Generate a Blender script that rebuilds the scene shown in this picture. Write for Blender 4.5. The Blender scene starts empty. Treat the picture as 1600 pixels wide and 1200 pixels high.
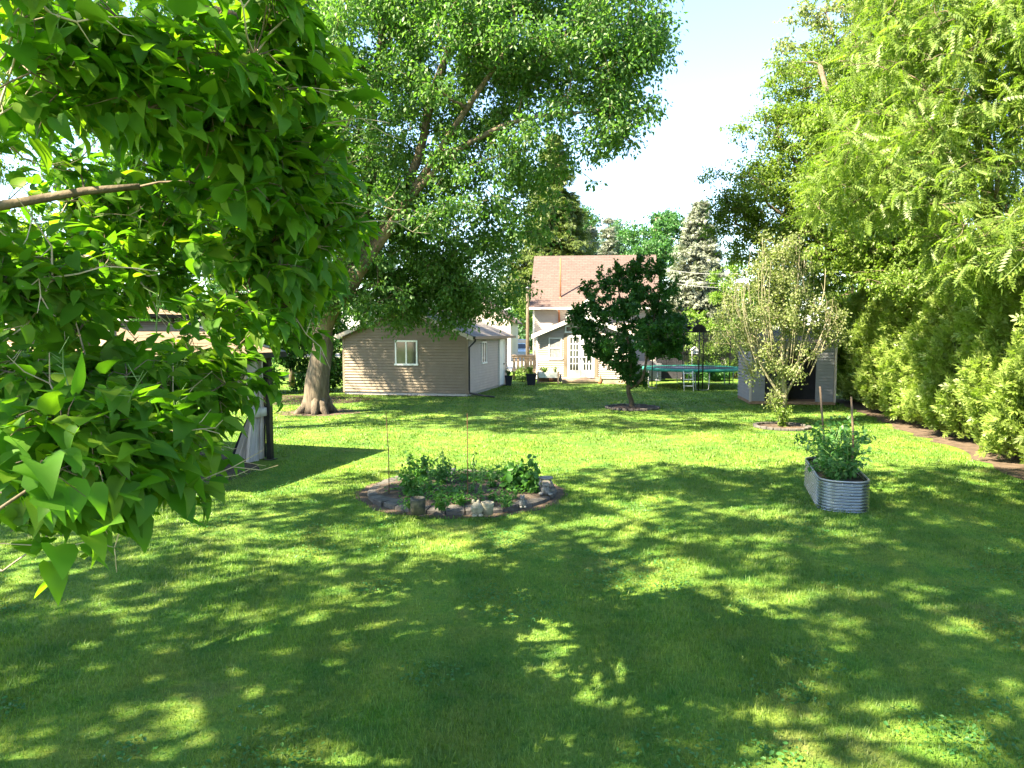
import bpy, math, random
import numpy as np
from mathutils import Vector, Matrix
R = math.radians
random.seed(7)
rng = np.random.default_rng(11)
S = bpy.context.scene
COL = S.collection

# ---------------------------------------------------------------- camera, sky, sun, exposure
F = 1120.0; CAMH = 2.5; PITCH = math.atan(80 / F)
cam = bpy.data.cameras.new("camera"); cam.sensor_width = 36; cam.lens = 36 * F / 1600
cam.clip_start = 0.05; cam.clip_end = 2000
camo = bpy.data.objects.new("camera", cam); COL.objects.link(camo)
camo.location = (0, 0, CAMH); camo.rotation_euler = (math.pi / 2 - PITCH, 0, 0)
S.camera = camo
EL = R(46); AZ = R(60)                     # light travels towards AZ degrees right of straight ahead
LD = Vector((math.sin(AZ) * math.cos(EL), math.cos(AZ) * math.cos(EL), -math.sin(EL)))
W = bpy.data.worlds.new("World"); S.world = W; W.use_nodes = True
nt = W.node_tree; nt.nodes.clear()
sky = nt.nodes.new("ShaderNodeTexSky"); sky.sky_type = 'NISHITA'; sky.sun_disc = False
sky.sun_elevation = EL; sky.sun_rotation = math.pi + AZ; sky.air_density = 1.0; sky.dust_density = 0.4; sky.ozone_density = 1.2
bg = nt.nodes.new("ShaderNodeBackground"); bg.inputs[1].default_value = 0.075
wo = nt.nodes.new("ShaderNodeOutputWorld")
nt.links.new(sky.outputs[0], bg.inputs[0]); nt.links.new(bg.outputs[0], wo.inputs[0])
sl = bpy.data.lights.new("sun", 'SUN'); sl.energy = 5.0; sl.angle = R(0.55); sl.color = (1.0, 0.87, 0.62)
so = bpy.data.objects.new("sun", sl); COL.objects.link(so); so.location = (-40, -20, 40)
so.rotation_euler = LD.to_track_quat('-Z', 'Y').to_euler()
S.view_settings.view_transform = 'Standard'; S.view_settings.look = 'None'
S.view_settings.exposure = 2.95; S.view_settings.gamma = 1.0
S.render.engine = 'CYCLES'
S.cycles.max_bounces = 8; S.cycles.diffuse_bounces = 4; S.cycles.transmission_bounces = 5; S.cycles.transparent_max_bounces = 8

# ---------------------------------------------------------------- layout helpers
def P(px, py, Y):
    """world point on the ray of photo pixel (px,py) at world depth Y"""
    a = (px - 800) / F; b = (600 - py) / F
    fy = math.cos(PITCH) + b * math.sin(PITCH); fz = -math.sin(PITCH) + b * math.cos(PITCH)
    t = Y / fy
    return Vector((a * t, Y, CAMH + fz * t))
def G(px, py, z=0.0):
    a = (px - 800) / F; b = (600 - py) / F
    fy = math.cos(PITCH) + b * math.sin(PITCH); fz = -math.sin(PITCH) + b * math.cos(PITCH)
    t = (z - CAMH) / fz
    return Vector((a * t, fy * t, z))
def tag(o, label=None, cat=None, group=None, kind=None):
    if label: o['label'] = label
    if cat: o['category'] = cat
    if group: o['group'] = group
    if kind: o['kind'] = kind
    return o
def thing(name, label, cat, loc=(0, 0, 0), rz=0.0, group=None):
    o = bpy.data.objects.new(name, None); COL.objects.link(o)
    o.empty_display_size = 0.2
    o.location = loc; o.rotation_euler = (0, 0, rz)
    return tag(o, label, cat, group)
def copy_tree(o, parent=None):
    c = o.copy(); COL.objects.link(c)
    if parent: c.parent = parent
    for ch in list(o.children): copy_tree(ch, c)
    return c

# ---------------------------------------------------------------- materials
def mat(name, col, rough=0.7, var=None, scale=4.0, metal=0.0, bump=0.0, bscale=30.0, trans=0.0, spec=0.3, detail=6, island=None, tcol=None, coord='Object', vstretch=None):
    """procedural material: base colour varied by noise (and per leaf), optional bump and leaf translucency"""
    m = bpy.data.materials.new(name); m.use_nodes = True
    n = m.node_tree; N = n.nodes; L = n.links
    b = N["Principled BSDF"]; out = N["Material Output"]
    b.inputs['Roughness'].default_value = rough; b.inputs['Metallic'].default_value = metal
    b.inputs['Specular IOR Level'].default_value = spec
    tc = N.new("ShaderNodeTexCoord"); vec = tc.outputs[coord]
    if vstretch:
        mp = N.new("ShaderNodeMapping"); mp.inputs['Scale'].default_value = vstretch
        L.new(vec, mp.inputs[0]); vec = mp.outputs[0]
    c = (*col, 1)
    rampo = None
    if var is not None:
        no = N.new("ShaderNodeTexNoise"); no.inputs['Scale'].default_value = scale; no.inputs['Detail'].default_value = detail; no.inputs['Roughness'].default_value = 0.65
        L.new(vec, no.inputs['Vector'])
        r = N.new("ShaderNodeValToRGB"); r.color_ramp.elements[0].position = 0.34; r.color_ramp.elements[1].position = 0.66
        r.color_ramp.elements[0].color = c; r.color_ramp.elements[1].color = (*var, 1)
        L.new(no.outputs['Fac'], r.inputs[0]); rampo = r.outputs[0]
    else:
        rg = N.new("ShaderNodeRGB"); rg.outputs[0].default_value = c; rampo = rg.outputs[0]
    if island is not None:
        g = N.new("ShaderNodeNewGeometry"); r2 = N.new("ShaderNodeValToRGB")
        els = r2.color_ramp.elements; els[0].color = (*island[0], 1); els[1].color = (*island[-1], 1)
        for k in range(1, len(island) - 1):
            e = els.new(k / (len(island) - 1)); e.color = (*island[k], 1)
        L.new(g.outputs['Random Per Island'], r2.inputs[0])
        mx = N.new("ShaderNodeMix"); mx.data_type = 'RGBA'; mx.inputs['Factor'].default_value = 0.6
        L.new(rampo, mx.inputs['A']); L.new(r2.outputs[0], mx.inputs['B']); rampo = mx.outputs['Result']
    L.new(rampo, b.inputs['Base Color'])
    if bump:
        nb = N.new("ShaderNodeTexNoise"); nb.inputs['Scale'].default_value = bscale; nb.inputs['Detail'].default_value = 5
        L.new(vec, nb.inputs['Vector'])
        bp = N.new("ShaderNodeBump"); bp.inputs['Strength'].default_value = bump; bp.inputs['Distance'].default_value = 0.02
        L.new(nb.outputs['Fac'], bp.inputs['Height']); L.new(bp.outputs[0], b.inputs['Normal'])
    if trans:
        t = N.new("ShaderNodeBsdfTranslucent"); ms = N.new("ShaderNodeMixShader"); ms.inputs[0].default_value = trans
        hs = N.new("ShaderNodeMix"); hs.data_type = 'RGBA'; hs.blend_type = 'MULTIPLY'; hs.inputs['Factor'].default_value = 1.0
        L.new(rampo, hs.inputs['A']); hs.inputs['B'].default_value = (*(tcol or (1.9, 2.2, 0.8)), 1)
        L.new(hs.outputs['Result'], t.inputs[0]); L.new(b.outputs[0], ms.inputs[1]); L.new(t.outputs[0], ms.inputs[2]); L.new(ms.outputs[0], out.inputs[0])
    return m
def leafmat(name, a, b, c, trans=0.38, rough=0.45, spec=0.35, scale=0.8, tcol=None):
    return mat(name, a, rough, b, scale, trans=trans, spec=spec, island=[a, b, c], tcol=tcol, detail=2)
M = {}
M['bark_grey'] = mat('bark_grey', (.055, .042, .03), .9, (.15, .12, .09), 5, bump=1.0, bscale=9, vstretch=(3, 3, .5))
M['bark_brown'] = mat('bark_brown', (.07, .055, .035), .9, (.17, .13, .09), 9, bump=.6, bscale=20)
M['bark_dark'] = mat('bark_dark', (.05, .04, .03), .9, (.11, .09, .06), 9, bump=.6, bscale=20)
M['bark_mossy'] = mat('bark_mossy', (.14, .13, .07), .9, (.30, .27, .19), 7, bump=.6, bscale=20)
M['twig'] = mat('twig_tan', (.34, .27, .19), .85, (.46, .38, .28), 9)
M['leaf_catalpa'] = leafmat('leaf_catalpa', (.045, .13, .012), (.078, .18, .016), (.18, .26, .024), trans=.52, rough=.55, spec=.22, scale=9, tcol=(1.9, 2.1, .5))
M['leaf_maple'] = leafmat('leaf_maple', (.05, .12, .028), (.075, .155, .036), (.13, .20, .055), trans=.42)
M['leaf_walnut'] = leafmat('leaf_walnut', (.085, .145, .025), (.125, .185, .034), (.19, .24, .05), trans=.42)
M['leaf_elm'] = leafmat('leaf_elm', (.07, .12, .018), (.11, .165, .026), (.17, .22, .035), trans=.42)
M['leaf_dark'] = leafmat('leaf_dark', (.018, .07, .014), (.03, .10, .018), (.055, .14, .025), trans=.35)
M['leaf_pear'] = leafmat('leaf_pear', (.11, .145, .05), (.16, .19, .075), (.22, .24, .11), trans=.35)
M['leaf_cedar'] = leafmat('leaf_cedar', (.12, .185, .034), (.175, .24, .05), (.26, .31, .085), trans=.35, scale=1.2)
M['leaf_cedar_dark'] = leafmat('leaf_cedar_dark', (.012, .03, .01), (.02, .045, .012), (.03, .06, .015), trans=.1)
M['leaf_yellow'] = leafmat('leaf_yellow_green', (.08, .15, .02), (.12, .20, .03), (.18, .26, .04), trans=.38)
M['leaf_far'] = leafmat('leaf_far', (.035, .10, .03), (.05, .13, .035), (.07, .16, .04), trans=.3)
M['leaf_farblue'] = leafmat('leaf_farblue', (.05, .11, .06), (.07, .14, .075), (.10, .17, .09), trans=.3)
M['needle_green'] = leafmat('needle_green', (.055, .085, .02), (.085, .12, .03), (.13, .17, .04), trans=.25)
M['needle_blue'] = leafmat('needle_blue', (.13, .155, .115), (.18, .20, .155), (.25, .27, .21), trans=.1)
M['leaf_veg'] = leafmat('leaf_vegetable', (.04, .12, .02), (.06, .16, .03), (.09, .2, .04), trans=.35)
M['leaf_tomato'] = leafmat('leaf_tomato', (.04, .12, .03), (.065, .16, .04), (.10, .21, .06), trans=.38)
M['stem'] = mat('stem_green', (.10, .18, .05), .6, (.14, .22, .07), 8)
M['soil'] = mat('soil', (.035, .026, .02), .95, (.085, .065, .05), 3, bump=1, bscale=25)
M['soil_dry'] = mat('soil_dry', (.05, .035, .024), .95, (.12, .085, .06), 5, bump=1, bscale=25)
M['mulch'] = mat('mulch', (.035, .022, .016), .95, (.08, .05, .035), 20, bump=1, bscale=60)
M['paver'] = mat('paver_stone', (.055, .05, .048), .9, (.12, .11, .10), 6, bump=.8, bscale=30)
M['asphalt'] = mat('asphalt', (.10, .10, .10), .9, (.13, .13, .13), 3)
M['gravel'] = mat('gravel_drive', (.36, .35, .34), .95, (.46, .45, .43), 4, bump=.5)
M['white'] = mat('white_paint', (.80, .80, .79), .5, (.74, .74, .73), 3)
M['white_trim'] = mat('white_trim', (.78, .76, .74), .5, (.72, .70, .68), 3)
M['black'] = mat('black_metal', (.01, .01, .011), .4, (.025, .025, .026), 5)
M['blackfab'] = mat('dark_fabric', (.018, .018, .022), .9, (.03, .03, .036), 5)
M['galv'] = mat('galvanised_steel', (.40, .43, .46), .24, (.30, .33, .36), 5, metal=.9, bump=.05)
M['galv_dark'] = mat('grey_steel', (.25, .26, .27), .45, (.32, .33, .34), 5, metal=.6)
M['rust'] = mat('rust', (.07, .03, .015), .85, (.12, .06, .03), 20)
M['wood_stake'] = mat('weathered_wood', (.10, .07, .045), .85, (.17, .12, .08), 14, vstretch=(6, 6, .6))
M['wood_deck'] = mat('pine_boards', (.34, .25, .19), .75, (.42, .32, .25), 5, vstretch=(6, 6, 1))
M['wood_brown'] = mat('brown_wood', (.18, .11, .07), .8, (.27, .17, .11), 8)
M['glass'] = mat('window_glass', (.025, .03, .035), .06, (.05, .055, .06), 2, spec=.8)
M['curtain_white'] = mat('lace_curtain', (.16, .16, .16), .9, (.30, .30, .29), 9)
M['siding_taupe'] = mat('siding_taupe', (.175, .138, .10), .6, (.205, .165, .122), 2.5, bump=.1, bscale=60)
M['siding_beige'] = mat('siding_beige', (.40, .345, .31), .6, (.45, .39, .355), 2.5, bump=.1, bscale=60)
M['siding_grey'] = mat('siding_grey', (.19, .19, .21), .55, (.22, .22, .24), 2.5, bump=.1, bscale=60)
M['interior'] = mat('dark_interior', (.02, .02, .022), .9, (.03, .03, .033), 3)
M['concrete'] = mat('concrete', (.38, .36, .34), .9, (.46, .44, .42), 5, bump=.4)
M['terracotta'] = mat('terracotta', (.22, .09, .045), .8, (.28, .12, .06), 6)
M['curtain_grey'] = mat('gazebo_curtain', (.42, .39, .38), .9, (.50, .47, .46), 4, trans=.15, tcol=(1, 1, 1))
M['navy'] = mat('navy_fabric', (.02, .022, .035), .85, (.03, .032, .05), 4)
M['pool_blue'] = mat('trampoline_mat', (.02, .03, .06), .5, (.03, .04, .075), 4)
M['pad_green'] = mat('teal_green_pad', (.025, .22, .17), .6, (.04, .27, .21), 4)
M['stone_pale'] = mat('pale_stone', (.30, .28, .22), .85, (.17, .16, .125), 16, bump=.5)
M['resin_grey'] = mat('weathered_resin', (.05, .05, .05), .7, (.28, .27, .26), 18, bump=.5)
M['bark_pot'] = mat('camo_pot', (.015, .02, .025), .6, (.10, .09, .06), 13, bump=.5)

def shingle(name, c1, c2, mode):
    m = mat(name, c1, .9, c2, 5, bump=0)
    N = m.node_tree.nodes; L = m.node_tree.links; b = N["Principled BSDF"]
    tc = N.new("ShaderNodeTexCoord"); sp = N.new("ShaderNodeSeparateXYZ"); cb = N.new("ShaderNodeCombineXYZ")
    L.new(tc.outputs['Object'], sp.inputs[0]); L.new(sp.outputs['X' if mode == 'x' else 'Y'], cb.inputs[0]); L.new(sp.outputs['Z'], cb.inputs[1])
    br = N.new("ShaderNodeTexBrick"); br.inputs['Scale'].default_value = 1.0
    br.inputs['Brick Width'].default_value = .32; br.inputs['Row Height'].default_value = .11; br.inputs['Mortar Size'].default_value = .008
    br.inputs['Color1'].default_value = (*c1, 1); br.inputs['Color2'].default_value = (*c2, 1); br.inputs['Mortar'].default_value = (c1[0] * .55, c1[1] * .55, c1[2] * .55, 1)
    L.new(cb.outputs[0], br.inputs['Vector'])
    old = b.inputs['Base Color'].links[0].from_socket
    mx = N.new("ShaderNodeMix"); mx.data_type = 'RGBA'; mx.inputs['Factor'].default_value = .6
    L.new(old, mx.inputs['A']); L.new(br.outputs['Color'], mx.inputs['B']); L.new(mx.outputs['Result'], b.inputs['Base Color'])
    bp = N.new("ShaderNodeBump"); bp.inputs['Distance'].default_value = .01; L.new(br.outputs['Fac'], bp.inputs['Height']); bp.invert = True
    L.new(bp.outputs[0], b.inputs['Normal'])
    return m
M['roof_red'] = shingle('shingle_red', (.088, .060, .054), (.128, .088, .08), 'x')
M['roof_grey'] = shingle('shingle_grey', (.16, .14, .13), (.23, .20, .185), 'y')
M['roof_tan'] = shingle('gazebo_roof_tan', (.22, .155, .10), (.28, .20, .14), 'x')

# ---------------------------------------------------------------- mesh builder
class MB:
    def __init__(s): s.v = []; s.f = []; s.sm = []
    def add(s, vs, fs, smooth=False, xf=None):
        o = len(s.v)
        s.v += [tuple(xf @ Vector(q)) if xf else tuple(q) for q in vs]
        s.f += [tuple(i + o for i in f) for f in fs]; s.sm += [smooth] * len(fs)
    def box(s, x0, x1, y0, y1, z0, z1, xf=None, bev=0.0):
        if bev <= 0:
            vs = [(x, y, z) for z in (z0, z1) for y in (y0, y1) for x in (x0, x1)]
            s.add(vs, [(0, 2, 3, 1), (4, 5, 7, 6), (0, 1, 5, 4), (2, 6, 7, 3), (0, 4, 6, 2), (1, 3, 7, 5)], False, xf); return
        b = bev; vs = []; 
        for zz, ins in ((z0, b), (z0 + b, 0), (z1 - b, 0), (z1, b)):
            for (x, y) in ((x0, y0), (x1, y0), (x1, y1), (x0, y1)):
                sx = 1 if x == x0 else -1; sy = 1 if y == y0 else -1
                if ins: vs += [(x + sx * b, y + sy * b, zz)] * 1; vs += [(x + sx * b, y + sy * b, zz)]
                else:
                    a1 = (x + sx * b, y, zz); a2 = (x, y + sy * b, zz)
                    vs += [a2, a1] if (x, y) in ((x0, y0), (x1, y1)) else [a1, a2]
        fs = []
        for l in range(3):
            for k in range(8):
                fs.append((l * 8 + k, l * 8 + (k + 1) % 8, (l + 1) * 8 + (k + 1) % 8, (l + 1) * 8 + k))
        fs.append((6, 4, 2, 0)); fs.append((24, 26, 28, 30)); s.add(vs, fs, False, xf)
    def prism(s, poly, y0, y1, axis='y', xf=None):
        """extrude a polygon (list of 2d) along an axis: 'y' polygon in xz, 'x' polygon in yz, 'z' polygon in xy"""
        n = len(poly)
        def mk(p, t): return (p[0], t, p[1]) if axis == 'y' else ((t, p[0], p[1]) if axis == 'x' else (p[0], p[1], t))
        vs = [mk(p, y0) for p in poly] + [mk(p, y1) for p in poly]
        fs = [tuple(range(n)), tuple(range(2 * n - 1, n - 1, -1))] + [(i, n + i, n + (i + 1) % n, (i + 1) % n) for i in range(n)]
        s.add(vs, fs, False, xf)
    def tube(s, pts, rad, n=6, cap=True, xf=None):
        pts = [Vector(p) for p in pts]; k = len(pts)
        if not hasattr(rad, '__len__'): rad = [rad] * k
        vs = []; up = None
        for i, p in enumerate(pts):
            d = (pts[min(i + 1, k - 1)] - pts[max(i - 1, 0)])
            if d.length < 1e-9: d = Vector((0, 0, 1))
            d.normalize()
            if up is None: up = d.orthogonal().normalized()
            up = (up - d * up.dot(d)); up = up.normalized() if up.length > 1e-6 else d.orthogonal().normalized()
            w = d.cross(up)
            for j in range(n):
                a = 2 * math.pi * j / n; vs.append(p + (up * math.cos(a) + w * math.sin(a)) * rad[i])
        fs = [(i * n + j, i * n + (j + 1) % n, (i + 1) * n + (j + 1) % n, (i + 1) * n + j) for i in range(k - 1) for j in range(n)]
        if cap: fs += [tuple(range(n - 1, -1, -1)), tuple((k - 1) * n + j for j in range(n))]
        s.add(vs, fs, True, xf)
    def lathe(s, prof, n=16, c=(0, 0, 0), xf=None, smooth=True, a0=0, a1=2 * math.pi):
        full = abs(a1 - a0 - 2 * math.pi) < 1e-6; m = n if full else n + 1; vs = []
        for r, z in prof:
            for j in range(m):
                a = a0 + (a1 - a0) * j / n; vs.append((c[0] + r * math.cos(a), c[1] + r * math.sin(a), c[2] + z))
        fs = []
        for i in range(len(prof) - 1):
            for j in range(n):
                j2 = (j + 1) % m; fs.append((i * m + j, i * m + j2, (i + 1) * m + j2, (i + 1) * m + j))
        s.add(vs, fs, smooth, xf)
    def blob(s, c, r, rough=.0, seg=12, rings=8, xf=None):
        vs = []; fs = []
        for i in range(rings + 1):
            t = math.pi * i / rings
            for j in range(seg):
                a = 2 * math.pi * j / seg; k = 1 + random.uniform(-rough, rough) * (0 < i < rings)
                vs.append((c[0] + r[0] * k * math.sin(t) * math.cos(a), c[1] + r[1] * k * math.sin(t) * math.sin(a), c[2] + r[2] * k * math.cos(t)))
        for i in range(rings):
            for j in range(seg): fs.append((i * seg + j, (i + 1) * seg + j, (i + 1) * seg + (j + 1) % seg, i * seg + (j + 1) % seg))
        s.add(vs, fs, True, xf)
    def build(s, name, m, parent=None):
        me = bpy.data.meshes.new(name); me.from_pydata([tuple(v) for v in s.v], [], s.f); me.validate()
        if len(me.polygons) == len(s.sm): me.polygons.foreach_set('use_smooth', s.sm)
        me.materials.append(m); me.update()
        o = bpy.data.objects.new(name, me); COL.objects.link(o)
        if parent: o.parent = parent
        return o
def part(name, m, parent, fn):
    mb = MB(); fn(mb); return mb.build(name, m, parent)

# ---------------------------------------------------------------- leaf meshes (numpy)
def tmpl(verts, faces): return np.array(verts, float), [tuple(f) for f in faces]
T_RH = tmpl([(0, 0, 0), (.30, .45, .08), (0, 1, -.08), (-.30, .45, .08)], [(0, 1, 2), (0, 2, 3)])
T_OV = tmpl([(0, 0, 0), (.26, .25, .06), (.30, .6, .03), (0, 1, -.15), (-.30, .6, .03), (-.26, .25, .06)], [(0, 1, 2, 3), (0, 3, 4, 5)])
T_MP = tmpl([(0, 0, 0), (.16, .30, .03), (.52, .30, -.03), (.22, .52, .03), (.30, .82, 0), (.10, .66, .02), (0, 1.05, -.08), (-.10, .66, .02), (-.30, .82, 0), (-.22, .52, .03), (-.52, .30, -.03), (-.16, .30, .03)],
            [(0, 1, 3, 5), (1, 2, 3), (3, 4, 5), (0, 5, 6, 7), (0, 7, 9, 11), (7, 8, 9), (9, 10, 11)])
def heart():
    mid = [(0, .06, 0), (0, .28, .0), (0, .55, -.03), (0, .82, -.12), (0, 1.05, -.26)]
    r = [(.15, -.02, .05), (.36, .12, .10), (.39, .38, .08), (.25, .68, -.02)]
    v = mid + r + [(-x, y, z) for x, y, z in r]
    return tmpl(v, [(0, 5, 6, 1), (1, 6, 7, 2), (2, 7, 8, 3), (3, 8, 4), (0, 1, 10, 9), (1, 2, 11, 10), (2, 3, 12, 11), (3, 4, 12)])
T_HT = heart()
def pinnate(pairs=7):
    v = []; f = []
    for i in range(pairs):
        y = .16 + .8 * i / pairs; z = -.28 * y * y; L = .24 * (1 - .45 * abs(i / pairs - .4))
        for sd in (-1, 1):
            o = len(v); dx, dy = sd * .90, .42; w = .052
            v += [(0, y, z), (sd * L * .5 * .9 + w * dy, y + L * .5 * .42 - w * sd * dx * sd, z - .01), (sd * L, y + L * .42, z - .09), (sd * L * .45 - w * dy, y + L * .2 + w * 1.0, z - .01)]
            f += [(o, o + 1, o + 2, o + 3)]
    o = len(v); v += [(0, .93, -.26), (.05, 1.0, -.3), (0, 1.15, -.42), (-.05, 1.0, -.3)]; f += [(o, o + 1, o + 2, o + 3)]
    o = len(v); v += [(-.008, 0, 0), (.008, 0, 0), (.005, .95, -.265), (-.005, .95, -.265)]; f += [(o, o + 1, o + 2, o + 3)]
    return tmpl(v, f)
T_PN = pinnate()
def spray(k=5, spreadA=.9, w=.11, droop=.2):
    v = []; f = []
    for i in range(k):
        a = (i - (k - 1) / 2) / max(1, (k - 1) / 2) * spreadA; L = 1 - .35 * abs(a) / spreadA; y0 = .0 if k < 2 else .25 * (1 - abs(a) / spreadA)
        o = len(v); s_, c_ = math.sin(a), math.cos(a)
        v += [(0, y0, 0), (s_ * L * .55 + c_ * w, y0 + c_ * L * .5 - s_ * w, .02 - droop * .3), (s_ * L, y0 + c_ * L * .8, -droop), (s_ * L * .55 - c_ * w, y0 + c_ * L * .5 + s_ * w, .02 - droop * .3)]
        f += [(o, o + 1, o + 2, o + 3)]
    return tmpl(v, f)
T_CD = spray(5, .9, .10, .12)
T_SP = spray(5, .75, .085, .25)
def norm(a): return a / np.maximum(np.linalg.norm(a, axis=1, keepdims=True), 1e-9)
def leaves(name, T, pos, axis, nrm, size, m, parent=None, extra=None):
    tv, tf = T; n = len(pos); k = len(tv)
    y = norm(axis); x = norm(np.cross(y, nrm)); z = np.cross(x, y)
    s = size[:, None, None]
    loc = tv[None] * s * np.stack([rng.uniform(.72, 1.1, n), rng.uniform(.9, 1.1, n), rng.uniform(-.2, 2.4, n)], 1)[:, None, :]
    V = pos[:, None, :] + loc[:, :, 0:1] * x[:, None] + loc[:, :, 1:2] * y[:, None] + loc[:, :, 2:3] * z[:, None]
    V = V.reshape(-1, 3)
    lens = np.array([len(q) for q in tf]); idx = np.concatenate([np.array(q) for q in tf])
    LI = (np.arange(n)[:, None] * k + idx[None]).ravel()
    LT = np.tile(lens, n); LS = np.concatenate([[0], np.cumsum(LT)[:-1]])
    me = bpy.data.meshes.new(name)
    me.vertices.add(len(V)); me.vertices.foreach_set('co', V.ravel().astype(np.float32))
    me.loops.add(len(LI)); me.loops.foreach_set('vertex_index', LI.astype(np.int32))
    me.polygons.add(len(LT)); me.polygons.foreach_set('loop_start', LS.astype(np.int32)); me.polygons.foreach_set('loop_total', LT.astype(np.int32))
    me.materials.append(m); me.update(calc_edges=True)
    if T is T_HT: me.polygons.foreach_set('use_smooth', np.ones(len(LT), bool))
    o = bpy.data.objects.new(name, me); COL.objects.link(o)
    if parent: o.parent = parent
    return o
def ell(px, py, Y, rx, ry, rd, w=1.0):
    """crown lobe: centre and radii in metres from its place and size in the view at its own distance"""
    c = P(px, py, Y); k = Y / F
    return (np.array(c), np.array([rx * k, rd, ry * k]), w)
def fill(lobes, n, cs, flat=.65, shell=.35):
    """clump centres spread through the lobes; returns list of (centre, radii)"""
    w = np.array([l[2] * np.prod(l[1]) ** (2 / 3) for l in lobes]); w /= w.sum(); out = []
    for c, r, _ in (lobes[i] for i in rng.choice(len(lobes), n, p=w)):
        d = rng.normal(size=3); d /= np.linalg.norm(d); t = (shell + (1 - shell) * rng.random()) ** .6
        s = cs * rng.uniform(.65, 1.35)
        out.append((c + d * r * t, np.array([s, s, s * flat]), d))
    return out
def clump_leaves(clumps, n, droop=.35, up=1.0, jit=.12, outward=.5, twigs=9):
    w = np.array([np.prod(c[1]) ** (2 / 3) for c in clumps]); w /= w.sum()
    ci = np.sort(rng.choice(len(clumps), n, p=w))
    C = np.array([c[0] for c in clumps]); Rr = np.array([c[1] for c in clumps]); D = np.array([c[2] for c in clumps])
    td = rng.normal(size=(len(clumps), twigs, 3)); td /= np.linalg.norm(td, axis=2, keepdims=True)
    tl = rng.uniform(.7, 1.15, size=(len(clumps), twigs, 1)); td = td * tl
    ti = rng.integers(0, twigs, n); t = rng.random(n) ** .55
    d = td[ci, ti]; off = d * t[:, None] + rng.normal(size=(n, 3)) * jit
    pos = C[ci] + off * Rr[ci]
    ax = d * outward + rng.normal(size=(n, 3)) * .5 + np.array([0, 0, -droop])
    nr = rng.normal(size=(n, 3)) * .55 + np.array([0, 0, up]) + D[ci] * .35
    return pos, ax, nr, (C, td, Rr)
def limb(mb, pts, r0, r1, n=8, wob=0.0, sub=3):
    """smooth tapering limb through pts; returns list of points along it"""
    pts = [Vector(p) for p in pts]; q = []
    for i in range(len(pts) - 1):
        p0 = pts[max(i - 1, 0)]; p1 = pts[i]; p2 = pts[i + 1]; p3 = pts[min(i + 2, len(pts) - 1)]
        for k in range(sub):
            t = k / sub
            q.append(.5 * ((2 * p1) + (p2 - p0) * t + (2 * p0 - 5 * p1 + 4 * p2 - p3) * t * t + (3 * p1 - p0 - 3 * p2 + p3) * t ** 3))
    q.append(pts[-1])
    if wob: q = [q[0]] + [p + Vector([random.uniform(-wob, wob) for _ in range(3)]) for p in q[1:-1]] + [q[-1]]
    K = len(q) - 1; rad = [r0 + (r1 - r0) * (i / K) ** .8 for i in range(K + 1)]
    mb.tube(q, rad, n); return list(zip(q, rad))
def branches(mb, nodes, clumps, rmax=.05, rmin=.008, every=1, twig=None, tw_n=3):
    """grow a branch to every leaf clump from the nearest limb point or from the clump reached before it"""
    NP = np.array([list(p) for p, r in nodes]); NR = np.array([r for p, r in nodes])
    C = np.array([c[0] for c in clumps]); near = np.array([np.min(np.linalg.norm(NP - c, axis=1)) for c in C])
    for i in np.argsort(near):
        c = C[i]; r = clumps[i][1]
        dd = np.linalg.norm(NP - c, axis=1) * (1 + .25 * (NR < rmax * .55)) + np.maximum(0, NP[:, 2] - c[2] + .1) * .5
        j = int(np.argmin(dd)); a = Vector(NP[j]); b = Vector(c); L = (b - a).length
        m_ = a.lerp(b, .5) + Vector((random.uniform(-.16, .16), random.uniform(-.16, .16), random.uniform(-.05, .2))) * L
        ra = max(rmin * 1.1, min(rmax * min(1, .35 + L * .25), NR[j] * .75)); re = max(rmin, ra * .6)
        mb.tube([a, a.lerp(m_, .5) + Vector((0, 0, .02 * L)), m_, m_.lerp(b, .5) + Vector((0, 0, .02 * L)), b], [ra, ra * .93, ra * .85, ra * .72, re], 5, cap=False)
        NP = np.vstack([NP, [list(m_), list(b)]]); NR = np.append(NR, [ra * .85, re])
        if twig is not None:
            _, td, Rr = twig
            for k in range(tw_n):
                e = b + Vector(td[i, k] * Rr[i]); mb.tube([b, b.lerp(e, .5) + Vector((0, 0, .04)), e], [rmin * .9, rmin * .6, rmin * .3], 4, cap=False)
def tree(name, label, cat, base, limbs, clumps, nleaf, size, T, leaf, bark, group=None, droop=.35, rmax=.05, every=1, up=1.0, jit=.12, twigs=9, tw_n=0, outward=.5, roots=0, svar=.3, rmin=.008, flat_base=True):
    t = thing(name, label, cat, tuple(base), 0, group); B = Vector(base)
    mb = MB(); nodes = []
    mb2 = MB() if roots else mb
    for i, (pts, r0, r1) in enumerate(limbs): nodes += limb(mb2 if i else mb, [Vector(p) - B for p in pts], r0, r1, 10 if r0 > .12 else 7, wob=r0 * .15)
    for k in range(roots):
        a = 2 * math.pi * (k + random.random() * .6) / roots; r = limbs[0][1]; L = r * random.uniform(1.3, 1.7)
        mb.tube([(math.cos(a) * r * .45, math.sin(a) * r * .45, .55 + r * .4), (math.cos(a) * r * .85, math.sin(a) * r * .85, .2), (math.cos(a) * L, math.sin(a) * L, -.05)], [r * .3, r * .34, r * .2], 7)
    Bn = np.array(B); cl = [(c - Bn, r, d) for c, r, d in clumps]
    pos, ax, nr, tw = clump_leaves(cl, nleaf, droop, up, jit, outward, twigs)
    branches(mb2, nodes, cl, rmax, rmin, every, tw if tw_n else None, tw_n)
    mb.build('trunk', bark, t)
    if roots: mb2.build('limbs', M['bark_brown'], t)
    keep = pos[:, 2] > .08; pos = pos[keep]; ax = ax[keep]; nr = nr[keep]
    sz = size * rng.uniform(1 - svar, 1 + svar, len(pos))
    leaves('crown', T, pos, ax, nr, sz, leaf, t)
    return t

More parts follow.
